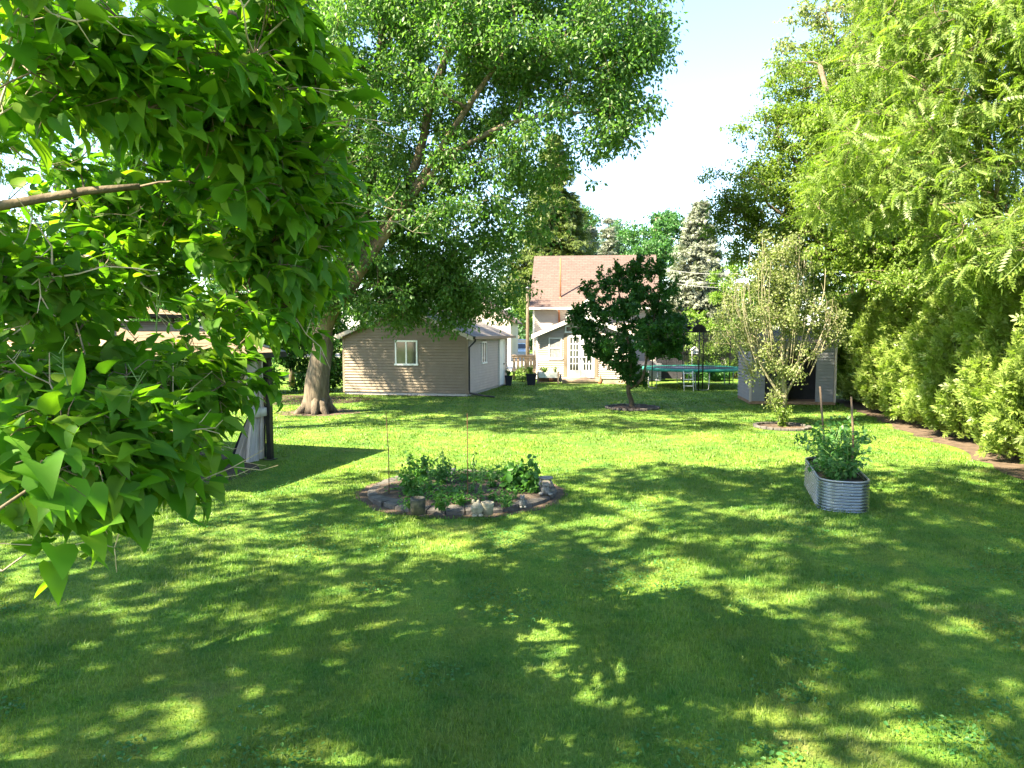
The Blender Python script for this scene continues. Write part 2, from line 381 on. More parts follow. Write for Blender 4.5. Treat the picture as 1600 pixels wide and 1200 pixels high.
# ---------------------------------------------------------------- ground and setting
def sheet(name, poly, z, m, parent=None):
    mb = MB(); mb.add([(x, y, z) for x, y in poly], [tuple(range(len(poly)))]); return mb.build(name, m, parent)
def grass_material():
    m = bpy.data.materials.new('lawn_grass'); m.use_nodes = True; N = m.node_tree.nodes; L = m.node_tree.links; b = N["Principled BSDF"]
    b.inputs['Roughness'].default_value = .85; b.inputs['Specular IOR Level'].default_value = .15
    tc = N.new("ShaderNodeTexCoord")
    def noise(sc, det, a, c, p0=.35, p1=.65):
        no = N.new("ShaderNodeTexNoise"); no.inputs['Scale'].default_value = sc; no.inputs['Detail'].default_value = det; no.inputs['Roughness'].default_value = .7
        L.new(tc.outputs['Object'], no.inputs['Vector']); r = N.new("ShaderNodeValToRGB"); r.color_ramp.elements[0].position = p0; r.color_ramp.elements[1].position = p1
        r.color_ramp.elements[0].color = (*a, 1); r.color_ramp.elements[1].color = (*c, 1); L.new(no.outputs['Fac'], r.inputs[0]); return r.outputs[0], no
    def mix(a, c, f, mode='MIX'):
        mx = N.new("ShaderNodeMix"); mx.data_type = 'RGBA'; mx.blend_type = mode
        if isinstance(f, float): mx.inputs['Factor'].default_value = f
        else: L.new(f, mx.inputs['Factor'])
        L.new(a, mx.inputs['A']); L.new(c, mx.inputs['B']); return mx.outputs['Result']
    fine, nf = noise(28, 8, (.040, .125, .016), (.165, .225, .034))
    mid, _ = noise(1.6, 5, (.052, .155, .017), (.170, .215, .038))
    dry, _ = noise(.75, 7, (0, 0, 0), (1, 1, 1), .56, .72)
    clov, _ = noise(2.6, 4, (1, 1, 1), (.72, .86, .95), .52, .60)
    wide, _ = noise(.35, 4, (1.12, 1.08, 1.0), (.88, .92, .95), .40, .60)
    base = mix(mix(mix(fine, mid, .5), clov, 1.0, 'MULTIPLY'), wide, 1.0, 'MULTIPLY')
    sx = N.new("ShaderNodeSeparateXYZ"); L.new(tc.outputs['Object'], sx.inputs[0])      # faint mowing lanes, 0.55 m wide
    m1 = N.new("ShaderNodeMath"); m1.operation = 'MULTIPLY'; m1.inputs[1].default_value = math.pi / .55; L.new(sx.outputs['X'], m1.inputs[0])
    m2 = N.new("ShaderNodeMath"); m2.operation = 'SINE'; L.new(m1.outputs[0], m2.inputs[0])
    m3 = N.new("ShaderNodeMapRange"); m3.inputs['From Min'].default_value = -.5; m3.inputs['From Max'].default_value = .5; m3.inputs['To Min'].default_value = .90; m3.inputs['To Max'].default_value = 1.06; L.new(m2.outputs[0], m3.inputs['Value'])
    cc = N.new("ShaderNodeCombineColor"); [L.new(m3.outputs[0], cc.inputs[q]) for q in range(3)]; base = mix(base, cc.outputs[0], 1.0, 'MULTIPLY')
    straw = N.new("ShaderNodeRGB"); straw.outputs[0].default_value = (.20, .17, .065, 1)
    ms = N.new("ShaderNodeMath"); ms.operation = 'MULTIPLY'; ms.inputs[1].default_value = .6
    L.new(dry, ms.inputs[0]); col = mix(base, straw.outputs[0], ms.outputs[0])
    L.new(col, b.inputs['Base Color'])
    bp = N.new("ShaderNodeBump"); bp.inputs['Strength'].default_value = .8; bp.inputs['Distance'].default_value = .03; L.new(nf.outputs['Fac'], bp.inputs['Height']); L.new(bp.outputs[0], b.inputs['Normal'])
    return m, N, L, col
M['lawn'], _, _, _ = grass_material()
mb_, N_, L_, col_ = grass_material(); mb_.name = 'grass_blades'; M['blades'] = mb_
b_ = N_["Principled BSDF"]; b_.inputs['Roughness'].default_value = .5; b_.inputs['Specular IOR Level'].default_value = .4
for l_ in list(b_.inputs['Normal'].links): L_.remove(l_)
g_ = N_.new("ShaderNodeNewGeometry"); rr = N_.new("ShaderNodeValToRGB"); rr.color_ramp.elements[0].color = (.65, .75, .7, 1); rr.color_ramp.elements[1].color = (1.35, 1.25, 1.1, 1)
L_.new(g_.outputs['Random Per Island'], rr.inputs[0]); mu = N_.new("ShaderNodeMix"); mu.data_type = 'RGBA'; mu.blend_type = 'MULTIPLY'; mu.inputs['Factor'].default_value = 1
L_.new(col_, mu.inputs['A']); L_.new(rr.outputs[0], mu.inputs['B']); L_.new(mu.outputs['Result'], b_.inputs['Base Color'])
tb = N_.new("ShaderNodeBsdfTranslucent"); ms_ = N_.new("ShaderNodeMixShader"); ms_.inputs[0].default_value = .35
hs_ = N_.new("ShaderNodeMix"); hs_.data_type = 'RGBA'; hs_.blend_type = 'MULTIPLY'; hs_.inputs['Factor'].default_value = 1; hs_.inputs['B'].default_value = (1.6, 1.8, .9, 1)
L_.new(mu.outputs['Result'], hs_.inputs['A']); L_.new(hs_.outputs['Result'], tb.inputs[0]); L_.new(b_.outputs[0], ms_.inputs[1]); L_.new(tb.outputs[0], ms_.inputs[2]); L_.new(ms_.outputs[0], N_["Material Output"].inputs[0])

def structure(o): o['kind'] = 'structure'; return o
mb = MB(); nx = 60; xs = np.linspace(-300, 300, nx + 1); vs = [(x, y, 0) for y in xs + 250 for x in xs]
mb.add(vs, [(j * (nx + 1) + i, j * (nx + 1) + i + 1, (j + 1) * (nx + 1) + i + 1, (j + 1) * (nx + 1) + i) for j in range(nx) for i in range(nx)])
structure(mb.build('lawn', M['lawn']))
structure(sheet('road', [(-200, 76), (200, 69), (200, 84), (-200, 91)], .008, M['asphalt']))
structure(sheet('driveway', [(-3.4, 45.5), (1.0, 45.5), (2.6, 73.5), (-2.4, 74)], .004, M['gravel']))
def wobbly(c, rx, ry, n=40, w=.08, rot=0):
    return [(c[0] + (rx * math.cos(a) * (1 + random.uniform(-w, w))) * math.cos(rot) - ry * math.sin(a) * math.sin(rot), c[1] + rx * math.cos(a) * math.sin(rot) + ry * math.sin(a) * (1 + random.uniform(-w, w)) * math.cos(rot)) for a in [2 * math.pi * i / n for i in range(n)]]
def ribbon(pts, half, n=40, w=.25):
    L_, R_ = [], []
    for i in range(n + 1):
        t = i / n * (len(pts) - 1); k = min(int(t), len(pts) - 2); u = t - k
        x = pts[k][0] * (1 - u) + pts[k + 1][0] * u; y = pts[k][1] * (1 - u) + pts[k + 1][1] * u
        L_.append((x - half * (1 + random.uniform(-w, w)), y)); R_.append((x + half, y))
    return L_, R_
HB = [(12.0, 27.0), (10.75, 22.0), (10.15, 19.0), (9.55, 15.5), (8.5, 11.6), (7.7, 8.8)]      # foot of the right hedge
l_, r_ = ribbon([(x + .75, y) for x, y in HB], .72)
mb = MB(); mb.add([(x, y, .004) for x, y in l_] + [(x, y, .004) for x, y in r_], [(i, i + 1, len(l_) + i + 1, len(l_) + i) for i in range(len(l_) - 1)])
structure(mb.build('soil_strip', M['soil_dry']))
GZC = Vector((-7.1, 12.75, 0)); GZR = R(-16.6)
structure(sheet('gazebo_floor_soil', [(GZC.x + math.cos(GZR) * x - math.sin(GZR) * y, GZC.y + math.sin(GZR) * x + math.cos(GZR) * y) for x, y in wobbly((0.1, -.1), 2.35, 2.3, 40, .06)], .004, M['soil']))
BED = Vector((-.78, 11.15, 0)); BR = 1.47
structure(sheet('bed_surround_soil', wobbly((BED.x, BED.y), BR + .16, BR + .16, 50, .035), .004, M['soil_dry']))
TR = G(988, 638); PT = G(1222, 668); MT = G(495, 645)
structure(sheet('garage_edge_soil', [tuple((Vector((-1.73, 28.1)) + Vector((math.cos(R(-13)) * a - math.sin(R(-13)) * b, math.sin(R(-13)) * a + math.cos(R(-13)) * b)))) for a, b in [(-5.4, .3), (.3, .3), (.25, -.22), (-1, -.35), (-2.2, -.22), (-3.6, -.3), (-5.3, -.2)]], .004, M['soil']))
structure(sheet('maple_foot_soil', wobbly((MT.x, MT.y + .1), 1.25, 1.0, 40, .12), .004, M['soil_dry']))
structure(sheet('painted_hedge_shade', wobbly((-11.2, 26.6), 6.0, 2.2, 50, .06), .006, M['mulch']))  # dark sheet put in for the deep shade under the boundary shrubs

def blades(zones, excl):
    Ps = []; Hs = []; Ws = []
    for y0, y1, slope, dens, h, w in zones:
        n = int(dens * (y1 - y0) * (slope * (y0 + y1) + 2.4)); yy = rng.uniform(y0, y1, n); xx = rng.uniform(-1, 1, n) * (slope * y1 + 1.2)
        ok = np.abs(xx) < slope * yy + 1.2
        for (cx, cy, r) in excl: ok &= (xx - cx) ** 2 + (yy - cy) ** 2 > r * r
        hx = np.interp(yy, [p[1] for p in HB[::-1]], [p[0] for p in HB[::-1]]); ok &= xx < hx - .08 + rng.normal(size=n) * .08
        c, s_ = math.cos(-GZR), math.sin(-GZR); gx = (xx - GZC.x) * c - (yy - GZC.y) * s_; gy = (xx - GZC.x) * s_ + (yy - GZC.y) * c
        ok &= ~((np.abs(gx) < 2.2) & (np.abs(gy) < 2.15))
        xx = xx[ok]; yy = yy[ok]; k = len(xx); Ps.append(np.stack([xx, yy, np.zeros(k)], 1))
        patch = .8 + .35 * np.sin(xx * 1.7 + 1.3 * np.sin(yy * .9)) * np.sin(yy * 1.3 + xx * .4)
        Hs.append(h * rng.uniform(.5, 1.3, k) * patch); Ws.append(w * rng.uniform(.7, 1.3, k))
    p = np.concatenate(Ps); h = np.concatenate(Hs); w = np.concatenate(Ws); n = len(p)
    a = rng.uniform(0, 2 * np.pi, n); d = np.stack([np.cos(a), np.sin(a), np.zeros(n)], 1); a2 = a + rng.uniform(1.0, 2.1, n)
    l = np.stack([np.cos(a2), np.sin(a2), np.zeros(n)], 1) * (h * rng.uniform(.15, .95, n))[:, None]
    up = np.zeros((n, 3)); up[:, 2] = h
    v = np.stack([p - d * w[:, None] / 2, p + d * w[:, None] / 2, p + d * w[:, None] * .38 + up * .6 + l * .35, p - d * w[:, None] * .38 + up * .6 + l * .35, p + up + l], 1).reshape(-1, 3)
    idx = np.array([0, 1, 2, 3, 3, 2, 4]); LI = (np.arange(n)[:, None] * 5 + idx).ravel(); LT = np.tile([4, 3], n); LS = np.concatenate([[0], np.cumsum(LT)[:-1]])
    me = bpy.data.meshes.new('grass'); me.vertices.add(len(v)); me.vertices.foreach_set('co', v.ravel().astype(np.float32)); me.loops.add(len(LI)); me.loops.foreach_set('vertex_index', LI.astype(np.int32))
    me.polygons.add(len(LT)); me.polygons.foreach_set('loop_start', LS.astype(np.int32)); me.polygons.foreach_set('loop_total', LT.astype(np.int32)); me.materials.append(M['blades']); me.update(calc_edges=True)
    o = bpy.data.objects.new('grass', me); COL.objects.link(o); return tag(o, 'short mown grass covering the whole back garden', 'grass', kind='stuff')
RB0 = Vector((4.64, 9.82, 0)); RBL = 2.05; RBW = .66; RBA = R(-16)     # steel raised bed: near end, length, width, turn
blades([(3.2, 6, .72, 4200, .045, .0045), (6, 9, .72, 2300, .045, .006), (9, 13, .72, 1200, .045, .009), (13, 20, .72, 480, .045, .015), (20, 35, .70, 170, .045, .028)],
       [(BED.x, BED.y, BR + .12), (TR.x, TR.y, .95), (PT.x, PT.y, .75), (MT.x, MT.y, .8), (-4.5, 31.2, 2.9), (9.8, 26.3, 1.5), (RB0.x + .1, RB0.y + .5, .35), (RB0.x + .3, RB0.y + 1.4, .35)])

def clover():
    n = 60000; y = rng.uniform(3.3, 13, n); x = rng.uniform(-1, 1, n) * (.72 * y + 1)
    c = np.stack([rng.uniform(-9, 9, 150), rng.uniform(3.3, 13, 150), rng.uniform(.12, .5, 150)], 1)
    d = np.min(np.hypot(x[:, None] - c[None, :, 0], y[:, None] - c[None, :, 1]) / c[None, :, 2], axis=1); k = (d < rng.uniform(.3, 1.1, n)) & ((x - BED.x) ** 2 + (y - BED.y) ** 2 > (BR + .15) ** 2) & (x < np.interp(y, [p[1] for p in HB[::-1]], [p[0] for p in HB[::-1]]) - .2) & ((np.abs(x - 4.9) > .7) | (y < 9.6) | (y > 12))
    x = x[k]; y = y[k]; m_ = len(x)
    o = leaves('clover', T_OV, np.stack([x, y, rng.uniform(.015, .05, m_)], 1), rng.normal(size=(m_, 3)) * np.array([1, 1, .15]), rng.normal(size=(m_, 3)) * .35 + np.array([0, 0, 1]), rng.uniform(.018, .04, m_), M['leaf_clover'])
    tag(o, 'patches of clover and broad leaved weeds growing in the lawn', 'clover', kind='stuff')
M['leaf_clover'] = leafmat('leaf_clover', (.03, .11, .025), (.045, .145, .035), (.09, .19, .05), trans=.3)
clover()

# ---------------------------------------------------------------- buildings
def lap(mb, f, span, z0, z1, c=.115, th=.034, holes=()):
    """overlapping clapboards with a real lip each; holes (a0,a1,z0,z1) are left open for windows and doors"""
    z = z0
    while z < z1 - .01:
        zt = min(z + c, z1); a0, a1 = span(z); b0, b1 = span(zt)
        if a1 - a0 > .02:
            cut = sorted((h[0], h[1]) for h in holes if h[2] < (z + zt) / 2 < h[3]); segs = []; l, lb = a0, b0
            for h0, h1 in cut:
                if h0 > l: segs.append((l, h0, lb, h0))
                l = lb = h1
            if a1 > l: segs.append((l, a1, lb, max(b1, lb)))
            for (p, q, u, v) in segs: g = c * .2; mb.add([f(p, th, z + g), f(q, th, z + g), f(v, .002, zt), f(u, .002, zt), f(p, -.03, z + g), f(q, -.03, z + g), f(p, -.03, z), f(q, -.03, z), f(p, .002, z), f(q, .002, z)], [(0, 1, 2, 3), (4, 5, 1, 0), (6, 7, 5, 4), (8, 9, 7, 6)])
        z += c
def window(parent, xf, w, h, name='window', panes='v', glass='glass', frame='white', cols=1, rows=1):
    """window in local x (width) z (height), facing -y; frame > panes, sash bars"""
    o = part(name, M[frame], parent, lambda mb: (mb.box(0, w, -.035, .02, h - .06, h, xf), mb.box(-.03, w + .03, -.055, .02, -.02, .05, xf), mb.box(0, .06, -.035, .02, .05, h - .06, xf), mb.box(w - .06, w, -.035, .02, .05, h - .06, xf),
        mb.box(w / 2 - .03, w / 2 + .03, -.03, .01, .05, h - .06, xf) if panes == 'v' else mb.box(.06, w - .06, -.03, .01, h * .5 - .025, h * .5 + .025, xf)))
    part('pane', M[glass], o, lambda mb: mb.box(.06, w - .06, -.008, .055, .05, h - .06, xf)); return o
def garage():
    t = thing('garage', 'taupe clapboard garage with a low gable roof beside the big maple', 'garage', (-1.73, 28.1, 0), R(-13))
    Wd, D, H, K = 5.3, 6.6, 2.42, .42; c = -Wd / 2
    part('foundation', M['concrete'], t, lambda mb: mb.box(-Wd + .03, -.03, .03, D - .03, 0, .12))
    pk = H + K * Wd / 2
    def core(mb): mb.prism([(-Wd + .05, .1), (-.05, .1), (-.05, H), (c, pk - .05), (-Wd + .05, H)], .05, D - .05)
    part('wall', M['siding_taupe'], t, core)
    def front(mb): lap(mb, lambda a, o, z: (a, -o, z), lambda z: (-Wd + .06, -.06) if z <= H else (-Wd + .06 + (z - H) / K, -.06 - (z - H) / K), .1, pk - .1, holes=[(-3.05, -2.06, 1.2, 2.2)])
    part('front_siding', M['siding_taupe'], t, front)
    part('skylit_side_siding', M['siding_beige'], t, lambda mb: lap(mb, lambda a, o, z: (o, a, z), lambda z: (.06, D - .06), .1, H, holes=[(1.95, 2.71, 1.2, 2.14), (4.88, 5.82, 0, 2.2)]))  # paler siding colour carries the brighter skylight on this wall
    for q in ((-.06, .022, -.022, .06), (-.06, .022, D - .06, D + .02), (-Wd - .022, -Wd + .06, -.022, .06)): part('corner_trim', M['siding_taupe'], t, lambda mb: mb.box(*q, .08, H))
    ov = .28
    def roof(mb):
        for s in (-1, 1):
            x0, x1 = c, c + s * (Wd / 2 + ov); z0, z1 = pk + .02, pk + .02 - K * (Wd / 2 + ov)
            mb.prism([(x0, z0), (x1, z1), (x1, z1 + .05), (x0, z0 + .05)], -.25, D + .25)
    rf = part('roof', M['roof_grey'], t, roof)
    part('vent_pipe', M['galv_dark'], rf, lambda mb: (mb.lathe([(.06, 0), (.06, .62), (.09, .63), (.09, .7), (0, .74)], 10, (c + .1, .75, pk)), mb.lathe([(.16, -.02), (.07, .1)], 10, (c + .1, .75, pk))))
    def fascia(mb):
        for s in (-1, 1):
            x0, x1 = c, c + s * (Wd / 2 + ov + .01); z0, z1 = pk + .03, pk + .03 - K * (Wd / 2 + ov + .01)
            mb.prism([(x0, z0 - .14), (x1, z1 - .14), (x1, z1 + .02), (x0, z0 + .02)], -.275, -.252)
    part('fascia', M['siding_beige'], t, fascia)
    ez = H - K * ov - .02
    for q in ((.024, ov - .01), (-Wd - ov + .01, -Wd - .024)): part('soffit', M['white_trim'], t, lambda mb: mb.box(*q, -.24, D + .24, ez - .03, ez))
    part('gutter', M['black'], t, lambda mb: [mb.box(ov + .01, ov + .11, -.25, D + .25, ez - .03, ez + .08)])
    part('downspout', M['black'], t, lambda mb: mb.tube([(ov + .06, -.1, ez), (ov + .05, -.1, ez - .1), (.07, -.06, ez - .35), (.07, -.06, .28), (.1, -.1, .14), (.75, -.5, .09), (1.25, -.7, .07)], .04, 6))
    window(t, Matrix.Translation((-3.03, -.012, 1.22)), .95, .98)
    sx = Matrix.Translation((.012, 1.97, 1.22)) @ Matrix.Rotation(R(90), 4, 'Z')
    window(t, sx, .72, .92, panes='v')
    d = part('door', M['white'], t, lambda mb: (mb.box(.01, .05, 4.98, 5.72, .1, 2.1), [mb.box(.05, .06, 5.05 + a, 5.3 + a, z0, z1) for a in (0, .32) for z0, z1 in ((.25, .85), (1.0, 1.9))]))
    part('door_frame', M['white_trim'], t, lambda mb: (mb.box(.012, .075, 4.88, 4.978, .08, 2.2), mb.box(.012, .075, 5.722, 5.82, .08, 2.2), mb.box(.012, .075, 4.978, 5.722, 2.102, 2.2)))
    part('handle', M['black'], d, lambda mb: mb.blob((.09, 5.64, 1.05), (.035, .035, .035), 0, 8, 6))
garage()

def house():
    t = thing('house', 'cream clapboard house with a pink shingled roof and French doors', 'house', (1.24, 36.4, 0), R(-6))
    EW, ED, EH, pk = 4.65, 3.6, 2.45, 3.42; K = (pk - EH) / (EW / 2)
    part('foundation', M['concrete'], t, lambda mb: (mb.box(0.06, EW - .06, .06, ED, 0, .2), mb.box(-.38, 6.25, ED + .03, ED + 6.9, 0, .2)))
    part('garden_room_wall', M['siding_beige'], t, lambda mb: (mb.prism([(.05, .15), (EW - .05, .15), (EW - .05, EH), (EW / 2, pk - .07), (.05, EH)], .05, ED),
        lap(mb, lambda a, o, z: (a, -o, z), lambda z: (.05, EW - .05) if z <= EH else (.05 + (z - EH) / K, EW - .05 - (z - EH) / K), .18, pk - .06, .11, holes=[(.59, 1.33, 1.16, 2.26), (3.17, 3.91, 1.16, 2.26), (1.38, 3.1, .18, 2.42), (1.42, 3.03, 2.42, 2.86)]), lap(mb, lambda a, o, z: (-o, ED - a, z), lambda z: (0, ED - .05), .18, EH, .11)))
    for x in (-.022, EW - .07): part('corner_trim', M['white_trim'], t, lambda mb: mb.box(x, x + .09, -.022, .07, .17, EH))
    MX0, MX1, MY, MH = -.44, 6.35, ED, 4.1; RY = MY + 3.4; RZ = 7.0; kk = (RZ - MH) / 3.4
    part('main_wall', M['siding_beige'], t, lambda mb: (mb.prism([(MY + .05, .15), (MY + 6.8, .15), (MY + 6.8, MH), (RY, RZ - .1), (MY + .05, MH)], MX0 + .05, MX1, 'x'),
        lap(mb, lambda a, o, z: (a, MY - o, z), lambda z: (MX0 + .05, MX1 - .05), .18, MH, .11), lap(mb, lambda a, o, z: (MX0 - o, -a, z), lambda z: (-(MY + 6.7), -(MY + .05)) if z <= MH else (-(MY + 6.7) + (z - MH) / kk, -(MY + .05) - (z - MH) / kk), .18, RZ - .1, .11)))
    def mroof(mb):
        e = .32
        mb.prism([(MY - e, MH - e * kk), (RY, RZ), (RY, RZ + .09), (MY - e, MH - e * kk + .09)], MX0 - .2, MX1 + .2, 'x')
        mb.prism([(RY, RZ), (MY + 6.8 + e, MH - e * kk), (MY + 6.8 + e, MH - e * kk + .09), (RY, RZ + .09)], MX0 - .2, MX1 + .2, 'x')
    rf = part('roof', M['roof_red'], t, mroof)
    vz = MH + kk * .35
    part('vent_pipe', M['terracotta'], rf, lambda mb: (mb.tube([(1.05, MY + .35, vz - .2), (1.05, MY + .35, vz + 2.25)], .045, 8), mb.lathe([(.14, -.05), (.05, .1)], 10, (1.05, MY + .35, vz))))
    part('gutter', M['white_trim'], t, lambda mb: (mb.box(MX0 - .2, MX1 + .2, MY - .44, MY - .33, MH - .32 * kk - .04, MH - .32 * kk + .07), mb.box(MX0 - .2, MX1 + .2, MY - .33, MY, MH - .32 * kk - .06, MH - .32 * kk - .03)))
    part('downspout', M['terracotta'], t, lambda mb: mb.tube([(1.0, MY - .38, MH - .35), (1.0, MY - .1, MH - .6), (1.0, MY - .08, 2.7)], .055, 6))
    part('corner_trim', M['white_trim'], t, lambda mb: mb.box(MX0 - .022, MX0 + .08, MY - .022, MY + .06, .17, MH))
    def eroof(mb):
        ov = .22
        for s in (-1, 1):
            x0, x1 = EW / 2, EW / 2 + s * (EW / 2 + ov); z0, z1 = pk + .02, pk + .02 - K * (EW / 2 + ov)
            mb.prism([(x0, z0), (x1, z1), (x1, z1 + .06), (x0, z0 + .06)], -.3, ED)
    part('garden_room_roof', M['roof_red'], t, eroof)
    def fas(mb):
        ov = .24
        for s in (-1, 1):
            x0, x1 = EW / 2, EW / 2 + s * (EW / 2 + ov); z0, z1 = pk + .03, pk + .03 - K * (EW / 2 + ov)
            mb.prism([(x0, z0 - .17), (x1, z1 - .17), (x1, z1 + .03), (x0, z0 + .03)], -.33, -.303)
    part('fascia', M['white'], t, fas)
    # small steep white gable behind the garden room
    part('dormer_wall', M['white_trim'], t, lambda mb: mb.prism([(1.55, 3.2), (3.55, 3.2), (3.55, 3.35), (2.55, 4.2), (1.55, 3.35)], ED - .95, ED + .3))
    part('dormer_roof', M['white'], t, lambda mb: [mb.prism([(2.55, 4.22), (2.55 + s * 1.15, 3.24), (2.55 + s * 1.15, 3.34), (2.55, 4.32)], ED - 1.05, ED + .8) for s in (-1, 1)])
    window(t, Matrix.Translation((.62, -.012, 1.18)), .68, 1.08, panes='h', glass='curtain_white')
    window(t, Matrix.Translation((3.2, -.012, 1.18)), .68, 1.08, panes='h')
    window(t, Matrix.Translation((1.45, -.012, 2.52)), 1.55, .34, name='transom_window', panes='v')
    for q in ((1.38, 1.56), (2.94, 3.1)): part('door_post', M['siding_taupe'], t, lambda mb: mb.box(*q, -.05, 0, .2, 2.42))
    for x in (1.58, 2.26):
        def leaf(mb):
            mb.box(x, x + .12, -.045, .01, .24, 2.38); mb.box(x + .54, x + .66, -.045, .01, .24, 2.38); mb.box(x + .12, x + .54, -.045, .01, .24, .62); mb.box(x + .12, x + .54, -.045, .01, 2.28, 2.38)
            for k in range(1, 3): mb.box(x + .12 + k * .14 - .02, x + .12 + k * .14 + .02, -.04, .005, .62, 2.28)
            for k in range(1, 5):
                for j in range(3): mb.box(x + .12 + j * .14 + (.02 if j else 0), x + .26 + j * .14 - (.02 if j < 2 else 0), -.04, .005, .62 + k * .332 - .02, .62 + k * .332 + .02)
        d = part('door', M['white'], t, leaf)
        part('pane', M['glass'], d, lambda mb: mb.box(x + .12, x + .54, -.02, 0, .62, 2.28))
        part('handle', M['black'], d, lambda mb: mb.box(x + (.6 if x < 2 else .05), x + (.62 if x < 2 else .07), -.09, -.045, 1.15, 1.3))
    part('step', M['wood_deck'], t, lambda mb: (mb.box(1.3, 3.15, -.85, -.002, .10, .20), mb.box(1.33, 3.12, -.8, -.004, 0, .10)))
    part('step', M['wood_deck'], t, lambda mb: (mb.box(1.36, 3.1, -.45, -.06, .202, .26),))
house()

def shed():
    c = G(1171, 632); t = thing('shed', 'small grey clapboard shed with a dark open doorway behind the pear tree', 'shed', (c.x, c.y, 0), R(-8))
    Wd, D, H = 2.85, 2.4, 2.15
    part('floor', M['wood_brown'], t, lambda mb: mb.box(.0, Wd, .0, D, .02, .12))
    part('left_wall', M['siding_grey'], t, lambda mb: (mb.box(.045, .07, .06, D, .12, H), lap(mb, lambda a, o, z: (.012 - o, D - a, z), lambda z: (.02, D - .06), .12, H)))
    part('front_wall', M['siding_grey'], t, lambda mb: [(mb.box(a, b, .045, .07, .12, H), lap(mb, lambda q, o, z: (q, .012 - o, z), lambda z: (a + .02, b - .02), .12, H, th=.02)) for a, b in ((.06, .52), (2.2, 2.79))] + [mb.box(.52, 2.2, .012, .05, 1.95, H)])
    part('right_wall', M['siding_grey'], t, lambda mb: mb.box(Wd - .05, Wd - .012, .06, D, .12, H))
    part('rear_wall', M['siding_grey'], t, lambda mb: mb.box(.05, Wd - .05, D - .05, D, .12, H))
    for x in (-.01, Wd - .06): part('corner_trim', M['siding_beige'], t, lambda mb: mb.box(x, x + .07, -.01, .06, .1, H))
    part('interior_shade_panel', M['interior'], t, lambda mb: mb.box(.06, Wd - .06, 1.0, 1.04, .12, H - .01))  # near-black sheet added to stand for the shade inside the open doorway
    part('roof', M['roof_grey'], t, lambda mb: mb.prism([(-.2, H), (D / 2, H + .42), (D + .2, H), (D + .2, H + .06), (D / 2, H + .48), (-.2, H + .06)], -.15, Wd + .15, 'x'))
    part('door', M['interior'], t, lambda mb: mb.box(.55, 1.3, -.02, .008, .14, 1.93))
shed()

